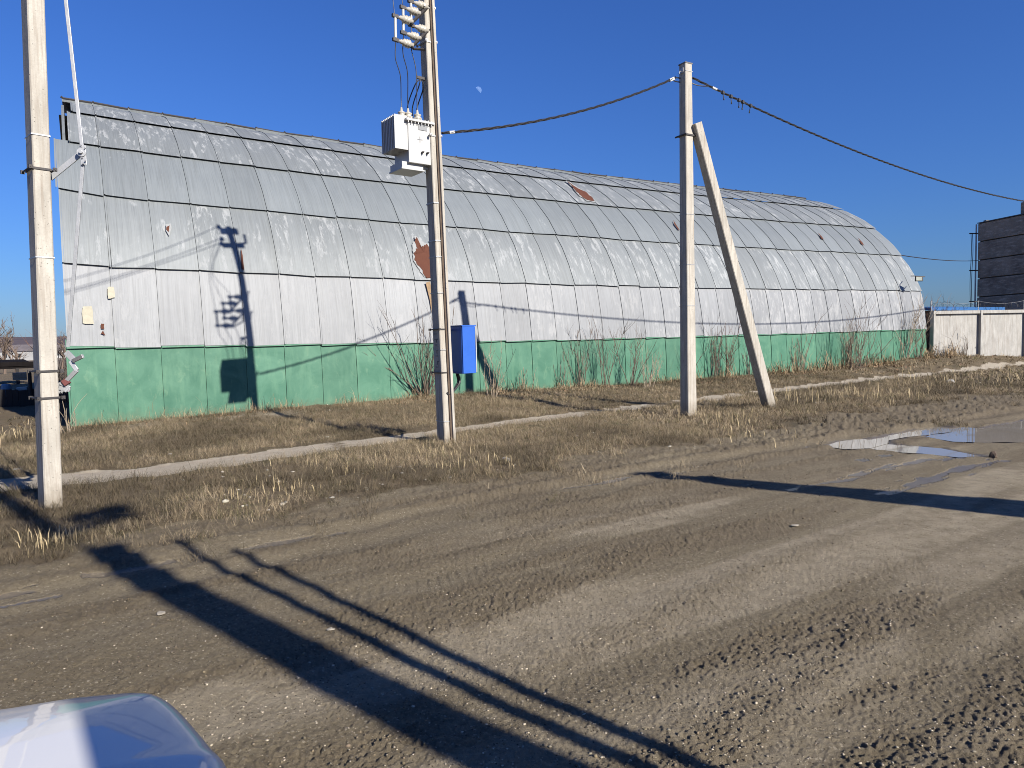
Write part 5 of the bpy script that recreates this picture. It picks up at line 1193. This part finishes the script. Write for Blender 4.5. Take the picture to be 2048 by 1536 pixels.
def leaves():
    x, y, t, w = scatter(15000, -0.5, LEN + 8, -3.4, -0.15); pr = np.exp(-((w + 0.7) / 0.75) ** 2) * (0.25 + sstep(0.4, 0.62, fbm(t * 0.7, w * 0.3, 3, 140))); keep = pr > rs_.uniform(0, 1, len(x)); x, y, t = x[keep], y[keep], t[keep]; n = len(x)
    z = terrain(x, y)[0] + 0.012; a = rs_.uniform(0, 6.28, n); r = rs_.uniform(0.014, 0.04, n) * (1 + t * 0.02)
    nx, ny = np.cos(a) * r, np.sin(a) * r; tz_ = rs_.normal(0, 0.5, n) * r; tz2 = rs_.normal(0, 0.35, n) * r
    P = np.stack([np.stack([x - nx, y - ny, z - tz_], 1), np.stack([x + ny * .5, y - nx * .5, z + tz2], 1), np.stack([x + nx, y + ny, z + tz_], 1), np.stack([x - ny * .5, y + nx * .5, z + tz2 + .006], 1)], 1).reshape(-1, 3)
    f = np.arange(n)[:, None] * 4 + np.array([[0, 1, 2, 3]]); tint = np.array([[0.27, 0.175, 0.10]]) * rs_.uniform(.5, 1.5, (n, 1)) + rs_.uniform(0, .03, (n, 3))
    mesh_np('fallen_leaves', P, f, 'dead_leaf', np.repeat(tint, 4, 0), 'brown leaf litter heaped along the hangar foot', 'leaves')
leaves()
ICO_V = np.array([(0, 0, 1), (.894, 0, .447), (.276, .851, .447), (-.724, .526, .447), (-.724, -.526, .447), (.276, -.851, .447), (.724, .526, -.447), (-.276, .851, -.447), (-.894, 0, -.447), (-.276, -.851, -.447), (.724, -.526, -.447), (0, 0, -1)])
ICO_F = np.array([(0, 1, 2), (0, 2, 3), (0, 3, 4), (0, 4, 5), (0, 5, 1), (1, 6, 2), (2, 7, 3), (3, 8, 4), (4, 9, 5), (5, 10, 1), (2, 6, 7), (3, 7, 8), (4, 8, 9), (5, 9, 10), (1, 10, 6), (6, 11, 7), (7, 11, 8), (8, 11, 9), (9, 11, 10), (10, 11, 6)])
def pebbles(name, n, mat, rng, sizes, sel, tintc, label, flat=0.5):
    R_ = np.sqrt(rs_.uniform(0, 1, n)) ; r = rng[0] * (rng[1] / rng[0]) ** rs_.uniform(0, 1, n); a = np.radians(rs_.uniform(-42, 42, n)); x, y = np.sin(a) * r, np.cos(a) * r
    z, g, p, wet, pale, loose, field, road = terrain(x, y); keep = sel(g, p, wet, pale, loose, road, x, y) > rs_.uniform(0, 1, n); x, y, z, r = x[keep], y[keep], z[keep], r[keep]; k = len(x)
    s = sizes[0] * np.exp(rs_.normal(0, sizes[1], k)); s = np.minimum(s, sizes[0] * 2.4)
    S = np.stack([s * rs_.uniform(.7, 1.3, k), s * rs_.uniform(.6, 1.1, k), s * flat * rs_.uniform(.6, 1.2, k)], 1)
    V = ICO_V[None] * (1 + rs_.uniform(-.28, .28, (k, 12, 1))); V = V * S[:, None, :]; ro = rs_.uniform(0, 6.28, k); c, q = np.cos(ro)[:, None], np.sin(ro)[:, None]
    X = V[..., 0] * c - V[..., 1] * q + x[:, None]; Y = V[..., 0] * q + V[..., 1] * c + y[:, None]; Z = V[..., 2] + z[:, None] + S[:, 2:3] * 0.35
    co = np.stack([X, Y, Z], -1).reshape(-1, 3); f = (np.arange(k)[:, None, None] * 12 + ICO_F[None]).reshape(-1, 3)
    tint = np.array([tintc]) * rs_.uniform(.55, 1.2, (k, 1)) + rs_.uniform(-.006, .006, (k, 3)); mesh_np(name, co, f, 'dead_leaf', np.repeat(np.clip(tint, 0.02, 1), 12, 0), label, 'stones')
pebbles('gravel', 34000, 'stone', (2.0, 22), (0.0034, 0.5), lambda g, p, wet, pale, loose, road, x, y: (0.10 + 0.75 * pale + 0.25 * loose) * (1 - g * .6) * (1 - p * .7), (0.44, 0.38, 0.285), 'small pale stones lying on the dirt road')
pebbles('mud_clods', 22000, 'stone', (2.0, 20), (0.0040, 0.5), lambda g, p, wet, pale, loose, road, x, y: loose * 0.9 * (1 - g), (0.20, 0.16, 0.108), 'crumbs of dried mud beside the wheel tracks', 0.75)
pebbles('verge_stones', 2600, 'stone', (5.0, 26), (0.015, 0.5), lambda g, p, wet, pale, loose, road, x, y: 0.5 * sstep(.02, .3, g) * (1 - p) * sstep(.5, .62, fbm(x * .9, y * .9, 2, 150)), (0.40, 0.37, 0.30), 'pale chalky stones among the verge grass')
def rock(px, py, s, label, mat='stone', hgt=0.6, name='rock', cat='rock', sq=1.0):
    b = bp(px, py, -0.06); z = zt(b[0], b[1]); rg = random.Random(px); m = MB(); vs = []
    import bmesh
    bm = bmesh.new(); bmesh.ops.create_icosphere(bm, subdivisions=2, radius=1.0)
    for v in bm.verts:
        n = 1 + 0.35 * (float(vnoise(np.array([v.co.x * 1.7 + px]), np.array([v.co.y * 1.7 + v.co.z * 2.1]), px)[0]) - 0.5) * 2
        v.co = Vector((v.co.x * s * n * sq, v.co.y * s * n * 0.8, max(-0.2, v.co.z) * s * n * hgt))
    me = bpy.data.meshes.new(name); bm.to_mesh(me); bm.free(); me.materials.append(M[mat]); o = bpy.data.objects.new(name, me); COL.objects.link(o); o.location = (b[0], b[1], z + 0.01); o.rotation_euler = (0, 0, rg.uniform(0, 6)); return tag(o, label, cat)
rock(1902, 766, 0.14, 'whitish lump of concrete on the verge below the right end of the footpath', 'concrete_white', 0.7)
rock(1985, 908, 0.05, 'brown stone standing at the edge of the big puddle', 'brown_rust', 1.6)
rock(1012, 920, 0.07, 'pale stone in the verge grass between the middle and braced poles', 'concrete_white', 0.6)
rock(1002, 847, 0.05, 'pale stone beside the footpath right of the middle pole', 'stone', 0.6)
rock(340, 908, 0.04, 'white stone on the grass above the left part of the footpath', 'concrete_white', 0.6)
rock(35, 940, 0.05, 'crumpled white litter on the grass beside the nearest pole', 'concrete_white', 0.5, 'litter', 'litter')
rock(322, 1213, 0.032, 'flat pale stone on the road beside the broad shadow', 'stone', 0.22)
rock(660, 1240, 0.026, 'pale flat stone in the middle of the road between thin shadows', 'stone', 0.25)
rock(1590, 1040, 0.04, 'pale stone on the road below the puddles', 'stone', 0.2)

# ---------------------------------------------------------------- car: only its bonnet shows at lower left
HZ = 0.93
hd = unit(np.array([-0.22, 0.975, 0])); hs_ = np.array([hd[1], -hd[0], 0])                                    # heading, right side
OUT = [bp(x, y, HZ) for x, y in ((0, 1428), (80, 1416), (150, 1405), (230, 1397), (285, 1393), (320, 1395), (345, 1406), (370, 1427), (400, 1460), (430, 1496), (460, 1536))]
CW = 0.86
edge_a = max(p @ hs_ for p in OUT) + 0.045
CO = hs_ * (edge_a - CW) + hd * max(p @ hd for p in OUT)
car = thing('car', (CO[0], CO[1], 0), 'silver white car whose bonnet shows at the lower left', 'car')
def cl(a, b, z): return CO + hs_ * a + hd * b + ZV * z
loc = [((p - CO) @ hs_, (p - CO) @ hd) for p in OUT]
fa, fb = loc[0]
right_half = [(0.0, fb + 0.012), (fa * 0.5, fb + 0.009)] + loc + [(CW - 0.015, loc[-1][1] - 0.16), (CW, loc[-1][1] - 0.40), (CW, -0.9), (CW, -1.15)]
right_half = [tuple(p) for p in spline([(x, y, 0) for x, y in right_half], 150)]
ring_ = [(x, y) for x, y, _ in right_half] + [(-x, y) for x, y, _ in right_half[::-1][:-1]]
RP = np.array(ring_); cen = np.array([0.0, -0.62])
m = MB(); nr_ = len(RP); ks_ = [0, 0.006, 0.014, 0.026, 0.042, 0.065, 0.10, 0.15, 0.22, 0.32, 0.45, 0.6, 0.78, 0.97]
rows = []
def crown(d):
    r_ = 0.035; e_ = min(d, r_); z = HZ - 0.021 + r_ * math.sqrt(max(0, 1 - (1 - e_ / r_) ** 2))
    return z + 0.32 * d - 0.36 * d * d if d < 0.4 else z + 0.32 * 0.4 - 0.36 * 0.16
for dz_, off_ in ((-0.62, -0.02), (-0.45, 0.015), (-0.25, 0.02), (-0.12, 0.012)):
    line = []
    for p in RP:
        q = cen + (p - cen) * (1 + off_ / np.linalg.norm(p - cen)); line.append(len(m.v)); m.v.append(tuple(cl(q[0], q[1], HZ - 0.02 + dz_)))
    rows.append(line)
for k_ in ks_:
    line = []; q = RP + (cen - RP) * k_; dd_ = pdist(q[:, 0], q[:, 1], RP[:-1], True) if k_ > 0 else np.zeros(nr_)
    for p, d_ in zip(q, dd_): line.append(len(m.v)); m.v.append(tuple(cl(p[0], p[1], crown(float(d_)))))
    rows.append(line)
for a_, b_ in zip(rows[:-1], rows[1:]):
    for i in range(nr_): m.f.append((a_[i], a_[(i + 1) % nr_], b_[(i + 1) % nr_], b_[i]))
m.f = [f[::-1] for f in m.f]
bon = m.build('bonnet', 'car_paint', car, smooth=True)
m = MB(); prof_ = [(-CW * .99, -1.1), (CW * .99, -1.1), (CW, -2.5), (CW * .98, -3.8), (CW * .8, -4.25), (-CW * .8, -4.25), (-CW * .98, -3.8), (-CW, -2.5)]
m.prism([cl(a, b, 0.24) for a, b in prof_], ZV * 0.70); m.build('body', 'car_paint', car, bevel=0.03)
m = MB(); c_ = [cl(s_ * CW * .96, -1.12, .945) for s_ in (1, -1)] + [cl(s_ * CW * .70, -1.95, 1.40) for s_ in (1, -1)] + [cl(s_ * CW * .72, -2.8, 1.42) for s_ in (1, -1)] + [cl(s_ * CW * .93, -3.5, .945) for s_ in (1, -1)]
m.add(c_, [(0, 1, 3, 2), (4, 5, 7, 6), (0, 2, 4, 6), (1, 7, 5, 3)]); m.build('window', 'glass_dark', car)
m = MB(); m.prism([cl(CW * .71, -1.92, 1.405), cl(-CW * .71, -1.92, 1.405), cl(-CW * .73, -2.84, 1.425), cl(CW * .73, -2.84, 1.425)], ZV * 0.03); m.build('roof', 'car_paint', car, bevel=0.01)
for b in (0.75, 3.4):
    for s in (1, -1):
        m = MB(); m.lathe(cl(s * (CW - 0.17), -b, 0.31), hs_ * s, [(0.2, 0), (0.30, 0.01), (0.31, 0.04), (0.31, 0.15), (0.29, 0.18), (0.2, 0.185)], 20); w_ = m.build('wheel', 'black_rubber', car); 
        m = MB(); m.lathe(cl(s * (CW - 0.17), -b, 0.31), hs_ * s, [(0.19, 0.18), (0.19, 0.192), (0.05, 0.175)], 16); m.build('rim', 'steel', w_)
for s in (1, -1):
    m = MB(); m.box(cl(s * (CW - 0.34), -0.10, 0.66), (hs_, hd, ZV), (0.15, 0.05, 0.06)); m.build('headlight', 'lamp_glass', car, bevel=0.02)

# ---------------------------------------------------------------- things beside the road behind the viewer; only their shadows show
def up_from(px, py, h, z=-0.09): g = bp(px, py, z); return g + SUN / SUN[2] * h
# broad shadow: concrete pole with side arms and a short extension, shaped to cast its blotched tip
tp = up_from(205, 1105, 6.4); g0 = bp(1080, 1536, -0.1); g1 = bp(205, 1105, -0.1); dirb = unit((g0 - g1)[:2]); Lsh = 6.4 / TAN_EL
bs = np.array([g1[0] + dirb[0] * Lsh * 0.97, g1[1] + dirb[1] * Lsh * 0.97, -0.1])
np_ = thing('utility_pole', bs, 'leaning roadside utility pole behind the viewer casting the broad road shadow', 'utility pole')
shaft(bs, tp, 0.32, 0.28, -50).build('shaft', 'concrete', np_)
e2a, e2b = up_from(110, 1080, 6.7), up_from(-10, 992, 7.6); m = MB(); m.tube([e2a, e2b], 0.11, 8); m.tube([tp - ZV * 0.2 + 0 * e2a, e2a], 0.03, 6); m.build('mast', 'steel', np_)
m = MB(); m.tube([e2a, up_from(255, 1035, 6.8)], 0.07, 6); m.tube([up_from(130, 1050, 6.9), up_from(250, 1022, 6.9)], 0.10, 6); m.tube([up_from(150, 1034, 6.9), up_from(275, 1040, 6.9)], 0.06, 6); m.build('side_arm', 'steel', np_)
for i, (a, b) in enumerate((((345, 1085), (1300, 1536)), ((470, 1098), (1420, 1536)))):
    g = bp(*a, -0.09); h = 5.0; tpp = up_from(*a, h); g2 = bp(*b, -0.1); dv = unit((g2 - g)[:2]); bs = np.array([g[0] + dv[0] * h / TAN_EL, g[1] + dv[1] * h / TAN_EL, -0.1]); m = MB(); m.tube([bs, tpp], [0.05, 0.04], 8)
    tag(m.build('steel_post', 'steel', origin=bs), 'slim steel post behind the viewer, casting the %s thin road shadow' % ('left', 'right')[i], 'post', 'steel posts behind the viewer')
# right shadow: pole with a spread brace
tp = up_from(1285, 946, 5.4); g = bp(1285, 946, -0.09)
for_ = []
root = None
for k, (tx, ty) in enumerate(((2048, 1006), (2048, 1022))):
    g2 = bp(tx, ty, -0.09); dv = unit((g2 - g)[:2]); bs = np.array([g[0] + dv[0] * 5.4 / TAN_EL, g[1] + dv[1] * 5.4 / TAN_EL, -0.1])
    if root is None: root = thing('utility_pole', bs, 'braced roadside pole at right behind the viewer casting the long shadow by the puddle', 'utility pole')
    shaft(bs, tp, 0.46, 0.22, -45).build(('shaft', 'brace')[k], 'concrete', root)
# unseen leaning board, added and slanted to shade the right part of the bonnet
sdir = unit(np.array([SUN[0], SUN[1], 0])); sper = np.array([-sdir[1], sdir[0], 0])
if sper[0] < 0: sper = -sper
def board_pt(x, y, zb_=0.95, far_=2.7):
    p = bp(x, y, zb_); d0_ = bp(300, 1440, 0.95) @ sdir + far_; q = (d0_ - p @ sdir) / (SUN @ sdir); return p + SUN * q
ba0, ba1 = board_pt(128, 1404), board_pt(152, 1536)
dirv = (ba1 - ba0) / (ba1 - ba0)[2]; bc0, bc1 = board_pt(330, 1398), board_pt(470, 1536); bw_ = max((bc0 - ba0) @ sper, (bc1 - ba1) @ sper) + 0.25
top_z = max(ba0[2], bc0[2], ba1[2], bc1[2]) + 0.04
e_top = ba0 + dirv * (top_z - ba0[2]); e_bot = ba0 + dirv * (-0.1 - ba0[2])
ks = thing('shadow_board', (e_bot[0], e_bot[1], -0.08), 'leaning grey board added unseen behind the viewer to shade the bonnet', 'board')
m = MB(); m.prism([e_bot, e_bot + sper * bw_, e_top + sper * bw_, e_top], sdir * 0.05); m.build('panel', 'grey_paint', ks, bevel=0.004)
for q in (0.25, 0.75):
    m = MB(); a_, b_ = e_bot + sper * bw_ * q + sdir * 0.09, e_top + sper * bw_ * q + sdir * 0.09; m.tube([a_, b_ - (b_ - a_) * 0.06], 0.03, 6); m.build('post', 'steel', ks)

for o in bpy.data.objects:
    if '_w' in o: del o['_w']
